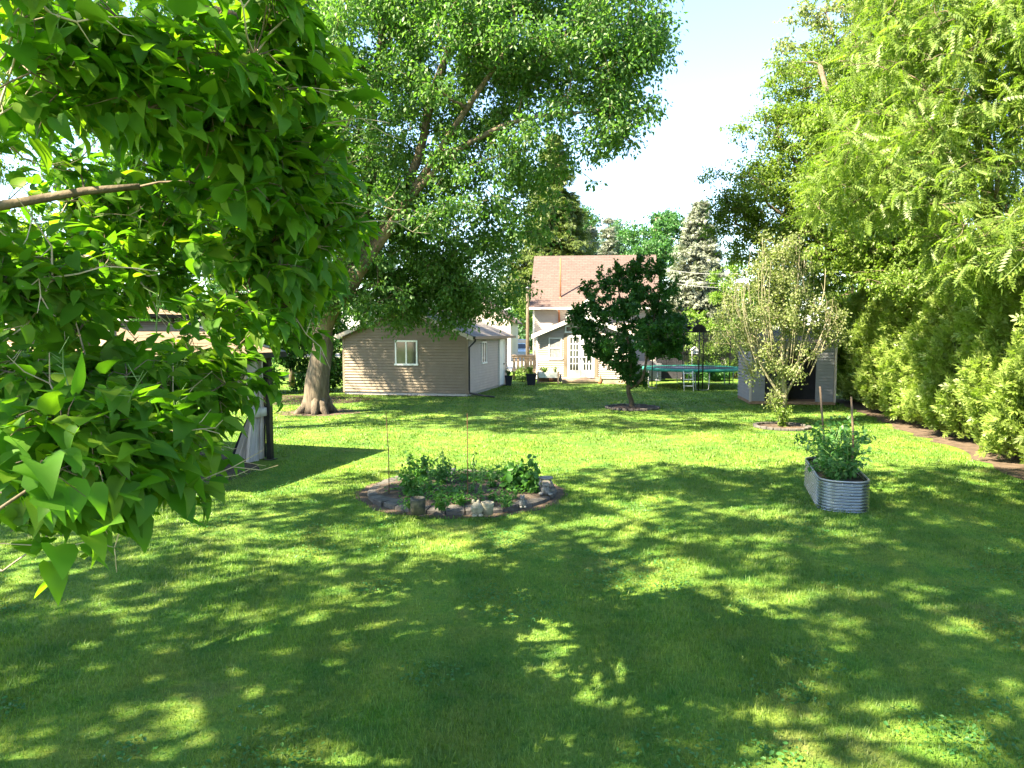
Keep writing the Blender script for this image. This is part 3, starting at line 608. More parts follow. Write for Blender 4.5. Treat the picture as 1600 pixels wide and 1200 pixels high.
def gazebo():
    t = thing('gazebo', 'dark framed garden gazebo with a two tier tan roof and grey curtains', 'gazebo', tuple(GZC), GZR)
    a, b, H = 1.85, 1.9, 2.08
    for sx in (-1, 1):
        for sy in (-1, 1):
            p = part('post', M['black'], t, lambda mb: (mb.box(sx * a - .05, sx * a + .05, sy * b - .05, sy * b + .05, 0, H), mb.box(sx * a - .1, sx * a + .1, sy * b - .1, sy * b + .1, 0, .015)))
    part('beam', M['black'], t, lambda mb: (mb.box(-a, a, -b - .045, -b + .045, H - .12, H), mb.box(-a, a, b - .045, b + .045, H - .12, H), mb.box(-a - .045, -a + .045, -b + .05, b - .05, H - .12, H), mb.box(a - .045, a + .045, -b + .05, b - .05, H - .12, H)))
    def pyr(e, z0, e1, z1, th=.03):
        def fn(mb):
            v = []
            for (q, z) in ((e, z0), (e1, z1), (e, z0 - th), (e1, z1 - th)):
                v += [(-q, -q, z), (q, -q, z), (q, q, z), (-q, q, z)]
            f = [(i, (i + 1) % 4, 4 + (i + 1) % 4, 4 + i) for i in range(4)] + [(8 + i, 12 + i, 12 + (i + 1) % 4, 8 + (i + 1) % 4) for i in range(4)] + [(i, 8 + i, 8 + (i + 1) % 4, (i + 1) % 4) for i in range(4)]
            if e1 > .1: f += [(4 + i, 4 + (i + 1) % 4, 12 + (i + 1) % 4, 12 + i) for i in range(4)]
            mb.add(v, f)
        return fn
    rf = part('roof', M['roof_tan'], t, pyr(a + .25, H + .02, .75, H + .62))
    part('roof_edge', M['black'], rf, lambda mb: [mb.box(-a - .27, a + .27, s * (a + .27) - .03, s * (a + .27) + .03, H - .05, H + .05) for s in (-1, 1)] + [mb.box(s * (a + .27) - .03, s * (a + .27) + .03, -a - .24, a + .24, H - .05, H + .05) for s in (-1, 1)])
    for sx in (-1, 1):
        for sy in (-1, 1): part('roof_rib', M['galv_dark'], rf, lambda mb: mb.tube([(sx * (a + .25), sy * (a + .25), H + .04), (sx * .75, sy * .75, H + .64)], .03, 5))
    part('upper_roof', M['roof_tan'], t, pyr(.92, H + .74, .02, H + 1.02))
    part('upper_roof_frame', M['black'], t, lambda mb: [mb.box(-.94, .94, s * .93 - .02, s * .93 + .02, H + .69, H + .75) for s in (-1, 1)] + [mb.box(s * .93 - .02, s * .93 + .02, -.91, .91, H + .69, H + .75) for s in (-1, 1)] + [mb.box(x - .02, x + .02, y - .02, y + .02, H + .6, H + .7) for x in (-.7, .7) for y in (-.7, .7)])
    def curtain(x, y, ang, w, m):
        def fn(mb):
            n = 26; rows = 14; vs = []
            ca, sa = math.cos(ang), math.sin(ang)
            for r_ in range(rows + 1):
                z = 2.0 * (1 - r_ / rows) + .03; q = abs(z - .95); wd = w * (.38 + .62 * min(1, q / .95) ** .8)
                for i in range(n + 1):
                    u = i / n; off = .055 * math.sin(u * 6 * 2 * math.pi + r_ * .15) * (.5 + .5 * min(1, q))
                    vs.append((x + ca * u * wd - sa * off, y + sa * u * wd + ca * off, z))
            mb.add(vs, [(r_ * (n + 1) + i, r_ * (n + 1) + i + 1, (r_ + 1) * (n + 1) + i + 1, (r_ + 1) * (n + 1) + i) for r_ in range(rows) for i in range(n)], True)
        return part('curtain', m, t, fn)
    for (x, y, an, w) in ((a - .04, b - .1, R(196), .62), (a - .08, b - .3, R(-95), .3), (a - .02, -b + .1, R(95), .45), (a - .1, -b + .03, R(180), .45), (-a + .06, b - .08, R(-90), .4), (-a + .08, -b + .05, R(0), .45)):
        cu = curtain(x, y, an, w, M['curtain_grey'])
        ca, sa = math.cos(an), math.sin(an)
        part('tie_band', M['curtain_grey'], cu, lambda mb: mb.tube([(x + ca * w * .2, y + sa * w * .2, .88), (x + ca * w * .2, y + sa * w * .2, 1.04)], w * .2 + .05, 10))
    for (x, y, an, w) in ((a - .1, b + .04, R(181), .8),):
        curtain(x, y, an, w, M['navy'])
gazebo()
def patio_chair(first, loc, rz, label):
    if first is not None:
        o = copy_tree(first); o.location = loc; o.rotation_euler = (0, 0, rz); o['label'] = label; return o
    t = thing('patio_chair', label, 'chair', loc, rz, 'patio chairs under the gazebo')
    for sx in (-1, 1):
        part('leg', M['black'], t, lambda mb: mb.tube([(sx * .27, -.28, .6), (sx * .27, -.27, .3), (sx * .27, -.25, 0)], .015, 6))
        part('leg', M['black'], t, lambda mb: mb.tube([(sx * .27, .25, .42), (sx * .27, .3, .2), (sx * .27, .34, 0)], .015, 6))
        part('armrest', M['black'], t, lambda mb: mb.tube([(sx * .27, -.3, .6), (sx * .28, 0, .63), (sx * .27, .3, .62)], .02, 6))
    part('seat_frame', M['black'], t, lambda mb: mb.box(-.27, .27, -.28, .27, .36, .39))
    part('seat_cushion', M['curtain_grey'], t, lambda mb: mb.box(-.25, .25, -.27, .25, .39, .49, bev=.03))
    part('backrest', M['black'], t, lambda mb: [mb.tube([(x, .27, .4), (x, .36, .98)], .012, 5) for x in (-.25, -.12, 0, .12, .25)] + [mb.tube([(-.26, .36, .98), (.26, .36, .98)], .015, 5)])
    return t
def gz(x, y): return (GZC.x + math.cos(GZR) * x - math.sin(GZR) * y, GZC.y + math.sin(GZR) * x + math.cos(GZR) * y, .0)
pc = patio_chair(None, gz(.95, .15), GZR + R(-70), 'dark metal patio chair with grey cushion nearest the tied right-hand curtain')
patio_chair(pc, gz(-.6, .95), GZR + R(10), 'dark metal patio chair with grey cushion at the far side of the gazebo table')
patio_chair(pc, gz(-.5, -1.0), GZR + R(190), 'dark metal patio chair with grey cushion on the lawn side of the gazebo table')
tb_ = thing('patio_table', 'low dark slatted table standing under the gazebo', 'table', gz(-.4, 0), GZR)
part('tabletop', M['galv_dark'], tb_, lambda mb: [mb.box(-.55, .55, -.4 + i * .102, -.4 + i * .102 + .09, .62, .65) for i in range(8)])
for sx in (-1, 1):
    for sy in (-1, 1): part('leg', M['black'], tb_, lambda mb: mb.tube([(sx * .45, sy * .33, .62), (sx * .5, sy * .36, 0)], .018, 6))

# ---------------------------------------------------------------- garden beds and their things
def round_bed():
    t = thing('flower_bed', 'round flower bed edged with flat grey paving stones in the lawn', 'flower bed', tuple(BED), 0)
    def soil(mb):
        n = 36; rr_ = [0, .4, .8, 1.1, BR - .12]; vs = [(0, 0, .12)]
        for r in rr_[1:]:
            for j in range(n):
                a = 2 * math.pi * j / n; vs.append((r * math.cos(a), r * math.sin(a), .09 + .04 * (1 - r / BR) + random.uniform(-.015, .02) - (.035 if r > 1.2 else 0)))
        fs = [(0, 1 + j, 1 + (j + 1) % n) for j in range(n)]
        for i in range(3): fs += [(1 + i * n + j, 1 + (i + 1) * n + j, 1 + (i + 1) * n + (j + 1) % n, 1 + i * n + (j + 1) % n) for j in range(n)]
        mb.add(vs, fs, True)
    part('soil', M['soil'], t, soil)
    n = 34
    for k in range(n):
        a = 2 * math.pi * (k + .5) / n; r0, r1 = BR - .24 + random.uniform(-.02, .02), BR + random.uniform(-.02, .02); h = 2 * math.pi / n * .47
        tilt = random.uniform(-.012, .012)
        def st(mb):
            q = [(r0 * math.cos(a - h), r0 * math.sin(a - h)), (r1 * math.cos(a - h), r1 * math.sin(a - h)), (r1 * math.cos(a + h), r1 * math.sin(a + h)), (r0 * math.cos(a + h), r0 * math.sin(a + h))]
            zt = .07 + random.uniform(-.01, .01)
            mb.add([(x, y, 0) for x, y in q] + [(x, y, zt - .015) for x, y in q] + [(x * .985 + .0 * y, y * .985, zt + (tilt if i in (1, 2) else -tilt)) for i, (x, y) in enumerate(q)],
                   [(i, (i + 1) % 4, 4 + (i + 1) % 4, 4 + i) for i in range(4)] + [(4 + i, 4 + (i + 1) % 4, 8 + (i + 1) % 4, 8 + i) for i in range(4)] + [(8, 9, 10, 11)])
        part('edging_stone', M['paver'], t, st)
round_bed()
def bed_weeds():
    n = 5200; a = rng.uniform(0, 2 * np.pi, n); r_ = (BR - .26) * np.sqrt(rng.random(n)); cx = rng.uniform(-1.1, 1.1, (26, 2)); x = r_ * np.cos(a); y = r_ * np.sin(a)
    d = np.min((x[:, None] - cx[None, :, 0]) ** 2 + (y[:, None] - cx[None, :, 1]) ** 2, axis=1); k = (d < .05) | (rng.random(n) < .12)
    x = x[k]; y = y[k]; m_ = len(x); z = .10 + rng.random(m_) ** 1.5 * .10
    o = leaves('ground_weeds', T_OV, np.stack([x + BED.x, y + BED.y, z], 1), np.stack([rng.normal(size=m_), rng.normal(size=m_), rng.uniform(0, .8, m_)], 1), np.stack([rng.normal(size=m_) * .4, rng.normal(size=m_) * .4, np.ones(m_)], 1), rng.uniform(.03, .07, m_), M['leaf_veg'])
    tag(o, 'low weeds and seedlings scattered over the soil of the round bed', 'weeds', kind='stuff')
bed_weeds()
def plant(name, label, cat, base, h, rad, nl, size, T, leaf, stems=6, group=None, z=None, stem_m='stem', spread=.9, droop=.2, low=.15):
    t = thing(name, label, cat, tuple(base), 0, group); mb = MB(); cl = []
    for k in range(stems):
        a = random.uniform(0, 2 * math.pi); r = rad * random.uniform(.2, spread); hh = h * random.uniform(.6, 1.0)
        e = Vector((math.cos(a) * r, math.sin(a) * r, hh)); m_ = Vector((e.x * .35, e.y * .35, hh * .55))
        mb.tube([(e.x * .08, e.y * .08, -.02), m_, e], [.008, .006, .003], 5)
        for q in np.linspace(low, 1, 5):
            c = m_ * (q * 2) if q < .5 else m_.lerp(e, q * 2 - 1)
            d = np.array([math.cos(a), math.sin(a), .2]); s = rad * .3
            cl.append((np.array(c), np.array([s, s, s * .7]), d))
    pos, ax, nr, _ = clump_leaves(cl, nl, droop, 1.0, .15, .8, 5)
    k = pos[:, 2] > .01
    mb.build('stem', M[stem_m], t); leaves('foliage', T, pos[k], ax[k], nr[k], size * rng.uniform(.6, 1.3, k.sum()), M[leaf], t); return t
def bp(px, py, z=.10): p = G(px, py, z); return (p.x, p.y, z)
for (px, py, h, r, n, sz, lab, lf) in (
    (640, 772, .38, .26, 420, .06, 'bushy leafy green plant at the left inside the round bed, by the left rod', 'leaf_veg'),
    (655, 752, .46, .28, 460, .065, 'taller leafy plant at the back left of the round bed', 'leaf_veg'),
    (690, 756, .36, .26, 320, .06, 'leafy plant in the back middle of the round bed, before the dark ornament', 'leaf_tomato'),
    (800, 763, .46, .34, 220, .13, 'big leaved glossy plant at the back right of the round bed', 'leaf_veg'),
    (832, 766, .34, .26, 170, .11, 'broad leaved plant beside the stacked ornament at the bed edge', 'leaf_veg'),
    (770, 762, .30, .12, 50, .09, 'small upright leafy plant right of the middle rod', 'leaf_veg'),
    (720, 788, .12, .18, 160, .05, 'low leafy clump before the middle rod in the round bed', 'leaf_veg'),
    (690, 796, .14, .2, 200, .05, 'low green clump right of the dark pot in the round bed', 'leaf_veg'),
    (640, 792, .12, .2, 160, .045, 'low green clump left of the dark pot in the round bed', 'leaf_veg'),
    (790, 790, .12, .2, 150, .045, 'low green clump behind the pale stone planter', 'leaf_veg')):
    plant('bed_plant', lab, 'plant', bp(px, py), h, r, n, sz, T_OV, M and lf, group='plants in the round bed', stems=7)
for (px, py, h, lab) in ((740, 768, .62, 'thin tall feathery weed just right of the middle rod'), (752, 772, .42, 'thin pale feathery weed in the middle of the round bed'), (692, 750, .56, 'thin feathery stem at the back left of the round bed'), (672, 768, .5, 'thin feathery weed among the left bed plants')):
    plant('tall_weed', lab, 'plant', bp(px, py), h, .09, 60, .045, T_RH, 'leaf_tomato', group='thin weeds in the round bed', stems=2)
def rod(px0, py0, px1, py1, m, r, name, label, z=.10, group=None):
    b = G(px0, py0, z); top = P(px1, py1, b.y); o = part(name, M[m], None, lambda mb: (mb.tube([(0, 0, -.1), (0, 0, (top.z - z) * .5), (top.x - b.x, 0, top.z - z)], [r, r, r * .85], 7)))
    o.location = b; return tag(o, label, 'stake', group)
rod(608, 771, 603, 645, 'rust', .007, 'garden_rod', 'thin rusty rod at the left end of the round bed', group='thin rods in the round bed')
rod(731, 782, 730, 646, 'rust', .007, 'garden_rod', 'thin rusty rod standing in the middle of the round bed', group='thin rods in the round bed')
def ornaments():
    b = G(653, 797, .12)
    t = thing('plant_pot', 'dark mottled cylinder pot on the front edge of the round bed', 'pot', (b.x, b.y, .075))
    part('body', M['bark_pot'], t, lambda mb: mb.lathe([(0, 0), (.1, 0), (.105, .2), (.1, .215), (.088, .215), (.085, .19), (0, .185)], 18))
    part('rim_lip', M['bark_pot'], t, lambda mb: mb.lathe([(.108, .175), (.112, .185), (.108, .2)], 18))
    b = G(752, 799, .115)
    t = thing('stone_planter', 'pale stone animal ornament with an empty tub on its back', 'ornament', (b.x, b.y, .072), R(10))
    def body(mb):
        mb.blob((-.06, -.02, .085), (.085, .09, .085), .03, 14, 10); mb.blob((-.075, -.06, .13), (.06, .06, .055), .02, 12, 8)     # body, head
        mb.blob((-.10, -.10, .115), (.035, .03, .025), 0, 10, 6); mb.blob((-.11, -.03, .185), (.026, .014, .035), 0, 8, 6); mb.blob((-.045, -.03, .18), (.024, .014, .032), 0, 8, 6)
        mb.blob((-.1, -.08, .015), (.04, .05, .02), 0, 8, 6); mb.blob((-.02, -.08, .015), (.04, .05, .02), 0, 8, 6)
    part('animal_body', M['stone_pale'], t, body)
    part('tub', M['stone_pale'], t, lambda mb: mb.lathe([(0, 0), (.075, 0), (.09, .15), (.088, .162), (.075, .162), (.068, .12), (0, .11)], 18, (.085, .01, 0)))
    b = G(816, 788, .115)
    t = thing('animal_figurine', 'small grey raccoon figurine sitting on the right front edging', 'ornament', (b.x, b.y, .072), R(20))
    part('body', M['resin_grey'], t, lambda mb: (mb.blob((0, 0, .055), (.045, .04, .06), .04, 12, 8), mb.blob((0, -.015, .135), (.035, .035, .033), .03, 12, 8), mb.blob((-.022, -.01, .17), (.012, .01, .014), 0, 8, 5), mb.blob((.022, -.01, .17), (.012, .01, .014), 0, 8, 5),
        mb.blob((0, -.05, .128), (.012, .02, .012), 0, 8, 5), mb.blob((-.03, -.035, .015), (.02, .03, .015), 0, 8, 5), mb.blob((.03, -.035, .015), (.02, .03, .015), 0, 8, 5), mb.tube([(.03, .03, .02), (.07, .05, .03), (.08, .06, .09)], [.018, .02, .008], 8)))
    b = G(853, 768, .115)
    t = thing('frog_table', 'dark and white frog ornament holding up a small flat dish', 'ornament', (b.x, b.y, .072), R(-10))
    part('figure', M['resin_grey'], t, lambda mb: (mb.blob((0, 0, .07), (.075, .06, .07), .06, 12, 8), mb.blob((0, -.02, .15), (.055, .05, .04), .04, 12, 8), mb.blob((-.03, -.045, .185), (.016, .016, .016), 0, 8, 6), mb.blob((.03, -.045, .185), (.016, .016, .016), 0, 8, 6),
        mb.tube([(-.06, 0, .1), (-.1, -.01, .16), (-.06, 0, .23)], .017, 7), mb.tube([(.06, 0, .1), (.1, -.01, .16), (.06, 0, .23)], .017, 7), mb.blob((-.07, -.05, .02), (.04, .05, .022), 0, 8, 5), mb.blob((.07, -.05, .02), (.04, .05, .022), 0, 8, 5)))
    part('dish', M['resin_grey'], t, lambda mb: mb.lathe([(0, .235), (.09, .235), (.115, .255), (.11, .265), (.085, .25), (0, .248)], 16))
    b = G(703, 741, .13)
    t = thing('rock_ornament', 'dark craggy animal ornament on the back edging of the bed', 'ornament', (b.x, b.y, .075), R(30))
    part('figure', M['resin_grey'], t, lambda mb: (mb.blob((0, 0, .05), (.09, .06, .055), .12, 12, 8), mb.blob((.06, 0, .11), (.045, .04, .045), .1, 10, 7), mb.tube([(.06, 0, .13), (.11, 0, .15)], [.025, .01], 7), mb.tube([(-.07, 0, .05), (-.13, .02, .09)], [.025, .006], 7)))
ornaments()

def raised_bed():
    t = thing('raised_bed', 'oblong corrugated galvanised steel raised bed full of tomato plants', 'raised bed', tuple(RB0), RBA)
    w, L, H, r = RBW / 2, RBL, .43, .26
    out = []
    def arc(cx, cy, a0, a1, n=7): return [(cx + r * math.cos(a0 + (a1 - a0) * i / n), cy + r * math.sin(a0 + (a1 - a0) * i / n)) for i in range(n + 1)]
    out = arc(-w + r, r, math.pi, 1.5 * math.pi) + arc(w - r, r, 1.5 * math.pi, 2 * math.pi) + arc(w - r, L - r, 0, .5 * math.pi) + arc(-w + r, L - r, .5 * math.pi, math.pi)
    n = len(out); c = (0, L / 2)
    nrm_ = []
    for i in range(n):
        a = Vector(out[(i + 1) % n]) - Vector(out[i - 1]); nrm_.append(Vector((a.y, -a.x)).normalized())
    def wall(mb, inset=0, m=100):
        vs = []
        for k in range(m + 1):
            z = H * k / m; o = .018 * math.sin(z / .043 * 2 * math.pi) - inset
            vs += [(out[i][0] + nrm_[i].x * o, out[i][1] + nrm_[i].y * o, z) for i in range(n)]
        mb.add(vs, [(k * n + i, k * n + (i + 1) % n, (k + 1) * n + (i + 1) % n, (k + 1) * n + i) for k in range(m) for i in range(n)], True)
    part('wall', M['galv'], t, lambda mb: wall(mb))
    part('rim', M['galv_dark'], t, lambda mb: mb.tube([(out[i % n][0], out[i % n][1], H + .004) for i in range(n + 1)], .014, 6))
    part('soil', M['soil'], t, lambda mb: mb.add([(p[0] * .96, L / 2 + (p[1] - L / 2) * .985, H - .08) for p in out], [tuple(range(n))]))
    part('bolt', M['galv_dark'], t, lambda mb: [mb.blob((x, -.012, z), (.011, .008, .011), 0, 8, 5) for x in (-.05, .07) for z in (.10, .26, .40)])
    part('bolt', M['galv_dark'], t, lambda mb: [mb.blob((-w - .012, y, z), (.008, .011, .011), 0, 8, 5) for y in (.7, 1.35) for z in (.10, .26, .40)])
raised_bed()
def rbp(x, y, z=.34): return (RB0.x + math.cos(RBA) * x - math.sin(RBA) * y, RB0.y + math.sin(RBA) * x + math.cos(RBA) * y, z)
for k, (x, y, h, r, n, lab) in enumerate(((-.06, .42, .38, .36, 520, 'leafy plant filling the near end of the steel raised bed'), (.13, .75, .72, .44, 620, 'tomato plant by the near stake in the steel raised bed'),
    (-.08, 1.15, .74, .46, 520, 'tomato plant in the middle of the steel raised bed'), (.08, 1.6, .80, .5, 700, 'tomato plant spreading over the far end of the steel raised bed'))):
    plant('tomato_plant', lab, 'plant', rbp(x, y), h, r, n, .07, T_OV, 'leaf_tomato', stems=14, group='plants in the steel raised bed', spread=1.15)
rod(1331, 748, 1330, 620, 'wood_stake', .016, 'wooden_stake', 'nearer wooden stake standing in the steel raised bed', z=.36, group='stakes in the raised bed')
b = rbp(-.02, 1.7); tp = P(1281, 604, b[1])
o = part('wooden_stake', M['wood_stake'], None, lambda mb: mb.tube([(0, 0, -.1), (tp.x - b[0], 0, tp.z - b[2])], .016, 7)); o.location = b; tag(o, 'farther wooden stake standing in the steel raised bed', 'stake', 'stakes in the raised bed')

# mulch rings round the two small trees
def ring(name, label, c, r, m, edge=None, n=30, zt=.05):
    t = thing(name, label, 'mulch ring' if m == 'mulch' else 'tree ring', (c.x, c.y, 0))
    def soil(mb):
        k = 36; vs = [(0, 0, zt + .03)] + [(r * q * math.cos(2 * math.pi * j / k) * (1 + random.uniform(-.03, .03)), r * q * math.sin(2 * math.pi * j / k), z) for q, z in ((.5, zt + .02), (1, .008)) for j in range(k)]
        mb.add(vs, [(0, 1 + j, 1 + (j + 1) % k) for j in range(k)] + [(1 + j, 1 + k + j, 1 + k + (j + 1) % k, 1 + (j + 1) % k) for j in range(k)], True)
    part('soil', M[m], t, soil)
    for k in range(n if edge else 0):
        a = 2 * math.pi * k / n
        part('edging_stone', M[edge], t, lambda mb: mb.box(-.05, .05, -.085, .085, 0, .07 + random.uniform(-.01, .01), Matrix.Rotation(a, 4, 'Z') @ Matrix.Translation((r, 0, 0)) @ Matrix.Rotation(random.uniform(-.1, .1), 4, 'Z'), bev=.012))
ring('mulch_ring', 'low dark ring of mulch round the foot of the small dark tree', TR, .85, 'mulch', 'paver', 28, .04)
ring('tree_ring', 'ring of soil and stones round the foot of the pear tree', PT, .68, 'soil_dry', 'paver', 24, .03)

# ---------------------------------------------------------------- things near the house
def potted(name, label, loc, w, h, m, leaf='leaf_yellow', hh=.35, n=260, rr=.22):
    t = thing(name, label, 'pot', loc)
    part('pot', M[m], t, lambda mb: (mb.lathe([(0, 0), (w * .36, 0), (w * .5, h * .92), (w * .54, h * .92), (w * .54, h), (w * .46, h), (w * .44, h - .05), (0, h - .05)], 4 if m == 'navy' else 16, a0=math.pi / 4, a1=2 * math.pi + math.pi / 4, smooth=False)))
    pl = plant('potted_plant', label.split(' holding ')[-1] if ' holding ' in label else 'leafy plant growing in the ' + ' '.join(label.split()[:7]), 'plant', (loc[0], loc[1], h - .04), hh, rr, n, .07, T_OV, leaf, stems=8)
    return t
potted('planter', 'square black planter at the far corner of the garage', (-.16, 33.9, 0), .5, .48, 'navy', 'leaf_far')
potted('planter', 'large dark planter between the wooden deck and the white planter box', (.92, 34.3, 0), .7, .55, 'navy', 'leaf_yellow', .4, 340, .34)
def planter_box():
    t = thing('planter_box', 'white planter box on wooden legs by the house wall', 'planter box', (1.78, 35.2, 0), R(-6))
    part('box', M['white'], t, lambda mb: mb.box(-.48, .48, -.2, .2, .3, .56))
    part('shelf', M['wood_brown'], t, lambda mb: (mb.box(-.5, .5, -.2, .2, .08, .12), mb.box(-.5, .5, .14, .18, .12, .3)))
    for sx in (-1, 1):
        for sy in (-1, 1): part('leg', M['wood_deck'], t, lambda mb: mb.box(sx * .5 - .035, sx * .5 + .035, sy * .2 - .035, sy * .2 + .035, 0, .6))
    plant('box_plant', 'bright leafy plants overflowing the white planter box', 'plant', (1.6, 35.2, .52), .3, .3, 300, .07, T_OV, 'leaf_yellow', stems=9)
    plant('box_plant', 'taller pale plant at the right end of the white planter box', 'plant', (2.12, 35.2, .52), .34, .18, 160, .06, T_OV, 'leaf_yellow', stems=6)
    o = thing('terracotta_pot', 'round orange terracotta pot on the shelf of the planter box', 'pot', (1.93, 35.1, .12))
    part('pot', M['terracotta'], o, lambda mb: mb.lathe([(0, 0), (.08, 0), (.14, .08), (.13, .15), (.1, .17), (.115, .185), (.1, .19), (0, .16)], 16))
    o = thing('garden_statue', 'small dark and white bird statue left of the house steps', 'ornament', (2.38, 35.1, 0))
    part('body', M['resin_grey'], o, lambda mb: (mb.blob((0, 0, .22), (.08, .09, .15), .05), mb.blob((0, -.02, .42), (.05, .06, .06)), mb.tube([(0, -.06, .42), (0, -.13, .4)], [.02, .005], 6), mb.tube([(-.03, 0, .1), (-.03, 0, 0)], .014, 6), mb.tube([(.03, 0, .1), (.03, 0, 0)], .014, 6), mb.tube([(0, .06, .2), (0, .16, .08)], [.05, .02], 6)))
    o = thing('garden_gnome', 'small orange hatted figurine right of the house steps', 'ornament', (4.32, 35.0, 0))
    part('body', M['terracotta'], o, lambda mb: mb.lathe([(0, 0), (.09, 0), (.1, .12), (.06, .24), (0, .26)], 12))
    part('head', M['stone_pale'], o, lambda mb: mb.blob((0, 0, .28), (.05, .05, .05)))
    part('hat', M['terracotta'], o, lambda mb: mb.lathe([(.06, .3), (.03, .4), (0, .48)], 12))
    o = thing('timber_edging', 'low timber bed edging right of the steps under the house window', 'edging', (4.5, 35.3, 0), R(-6))
    part('board', M['wood_deck'], o, lambda mb: [mb.box(.0, 2.1, -.3, -.25, .0 + i * .1, .09 + i * .1) for i in range(2)])
planter_box()
def deck():
    t = thing('deck_railing', 'pale wooden deck end with board railing between garage and house', 'railing', (.05, 38.2, 0), R(-6))
    part('railing_board', M['wood_deck'], t, lambda mb: [mb.box(x, x + .13, 0, .03, .5, 1.28) for x in (0, .21, .42, .6, .75, .9, 1.05)])
    part('rail', M['wood_deck'], t, lambda mb: (mb.box(-.05, 1.24, -.04, -.002, 1.18, 1.27), mb.box(-.05, 1.24, -.04, -.002, .5, .6), mb.box(-.08, 1.26, -.08, .1, 1.29, 1.33)))
    part('deck_board', M['wood_deck'], t, lambda mb: mb.box(-.1, 1.3, -.1, 2.2, .4, .47))
    for x in (-.02, 1.12): part('post', M['wood_brown'], t, lambda mb: mb.box(x, x + .12, .04, .16, 0, 1.28 if x > 1 else .4))
deck()
def bush(name, label, c, lobes, n, size, T, leaf, cs=.3, ncl=60, group=None, bark='bark_dark', up=.7, droop=.1, cat='bush', shell=.4):
    cl = fill([(np.array(a), np.array(b), 1.0) for a, b in lobes], ncl, cs, .8, shell)
    limbs = [([Vector(c), Vector(c) * .4 + Vector(a) * .6, Vector(a)], .035, .015) for a, b in lobes]
    return tree(name, label, cat, c, limbs, cl, n, size, T, M[leaf], M[bark], group, droop=droop, up=up, rmax=.02)
bush('flowering_bush', 'bright green bush behind the deck end beside the house', (.55, 36.6, 0), [((.55, 36.6, .3), (.5, .4, .35))], 900, .08, T_OV, 'leaf_yellow', .2, 20)

def utility_pole():
    t = thing('utility_pole', 'grey wooden utility pole left of the house', 'pole', (1.02, 47.0, 0))
    part('post', M['bark_grey'], t, lambda mb: mb.tube([(0, 0, -.2), (0, 0, 2.5), (0, 0, 5.4)], [.12, .11, .09], 10))
    part('cap', M['galv_dark'], t, lambda mb: mb.lathe([(.13, 5.38), (.14, 5.42), (0, 5.5)], 10))
utility_pole()
def wires():
    for k, (ya, yb, lab) in enumerate(((417, 413, 'topmost power line crossing before the blue spruce'), (432, 427, 'middle power line crossing before the blue spruce'), (436, 437, 'lowest power line crossing before the blue spruce'))):
        a = P(1030, ya + 2, 42.5); b = P(1240, yb + 4, 36)
        o = part('power_line', M['galv_dark'], None, lambda mb: mb.tube([a.lerp(b, q / 8) - Vector((0, 0, .35 * (1 - (q / 4 - 1) ** 2))) for q in range(9)], .013, 5)); tag(o, lab, 'power line', 'power lines right of the house')
wires()
def car(label, loc, rz, m, kind='sedan'):
    t = thing('parked_car', label, 'car', loc, rz, 'cars parked beyond the garden')
    h = 1.42 if kind == 'sedan' else 1.75
    lo = .72 if kind == 'sedan' else .85
    prof = [(-2.2, .32), (-2.22, .62), (-1.95, lo), (-1.0, lo + .12), (-.35, h - .04), (.1, h), (1.0, h - .02), (1.7, lo + .22), (2.15, lo + .12), (2.22, .5), (2.15, .3)]
    def body(mb):
        n = len(prof); vs = []; ws = [.72, .84, .86, .86, .62, .60, .62, .80, .82, .84, .76]
        for s in (-1, 1): vs += [(s * ws[i], y, z) for i, (y, z) in enumerate(prof)]
        low_ = [(s * .88, y, .6) for s in (-1, 1) for y in (-1.9, 1.9)]
        mb.add(vs, [tuple(range(n)), tuple(range(2 * n - 1, n - 1, -1))] + [(i, n + i, n + (i + 1) % n, (i + 1) % n) for i in range(n)])
        mb.box(-.89, .89, -2.0, 2.0, .3, lo - .02, bev=.06)
    part('body', M[m], t, body)
    part('windscreen', M['glass'], t, lambda mb: mb.add([(-.74, -.93, lo + .15), (.74, -.93, lo + .15), (.58, -.40, h - .08), (-.58, -.40, h - .08)], [(0, 1, 2, 3)], xf=Matrix.Translation((0, -.03, .02))))
    part('rear_window', M['glass'], t, lambda mb: mb.add([(.66, 1.62, lo + .27), (-.66, 1.62, lo + .27), (-.56, 1.1, h - .1), (.56, 1.1, h - .1)], [(0, 1, 2, 3)], xf=Matrix.Translation((0, .04, .03))))
    for s in (-1, 1):
        part('side_window', M['glass'], t, lambda mb: mb.add([(s * .85, -.85, lo + .1), (s * .85, 1.45, lo + .12), (s * .66, .95, h - .1), (s * .66, -.35, h - .1)], [(0, 1, 2, 3) if s > 0 else (3, 2, 1, 0)]))
        part('headlight', M['white'], t, lambda mb: mb.box(s * .68 - .15, s * .68 + .15, -2.25, -2.15, .55, .68))
        part('tail_light', M['tail'], t, lambda mb: mb.box(s * .7 - .12, s * .7 + .12, 2.15, 2.25, .62, .8))
        for y in (-1.35, 1.35):
            wl = part('wheel', M['black'], t, lambda mb: mb.tube([(s * .72, y, .33), (s * .92, y, .33)], .33, 16))
            part('rim', M['galv'], wl, lambda mb: mb.tube([(s * .9, y, .33), (s * .93, y, .33)], .2, 12))
    return t
M['tail'] = mat('tail_light_red', (.5, .02, .03), .3, (.45, .02, .03), 3)
M['car_white'] = mat('car_pale', (.62, .70, .74), .25, (.60, .68, .72), 2, spec=.6)
M['car_red'] = mat('car_maroon', (.06, .10, .16), .25, (.07, .11, .17), 2, spec=.6)
M['car_navy'] = mat('car_navy', (.02, .04, .13), .25, (.025, .05, .14), 2, spec=.6)
car('pale silver car parked nearest, seen through the gap beside the garage', (.72, 74.0, .012), R(4), 'car_white')
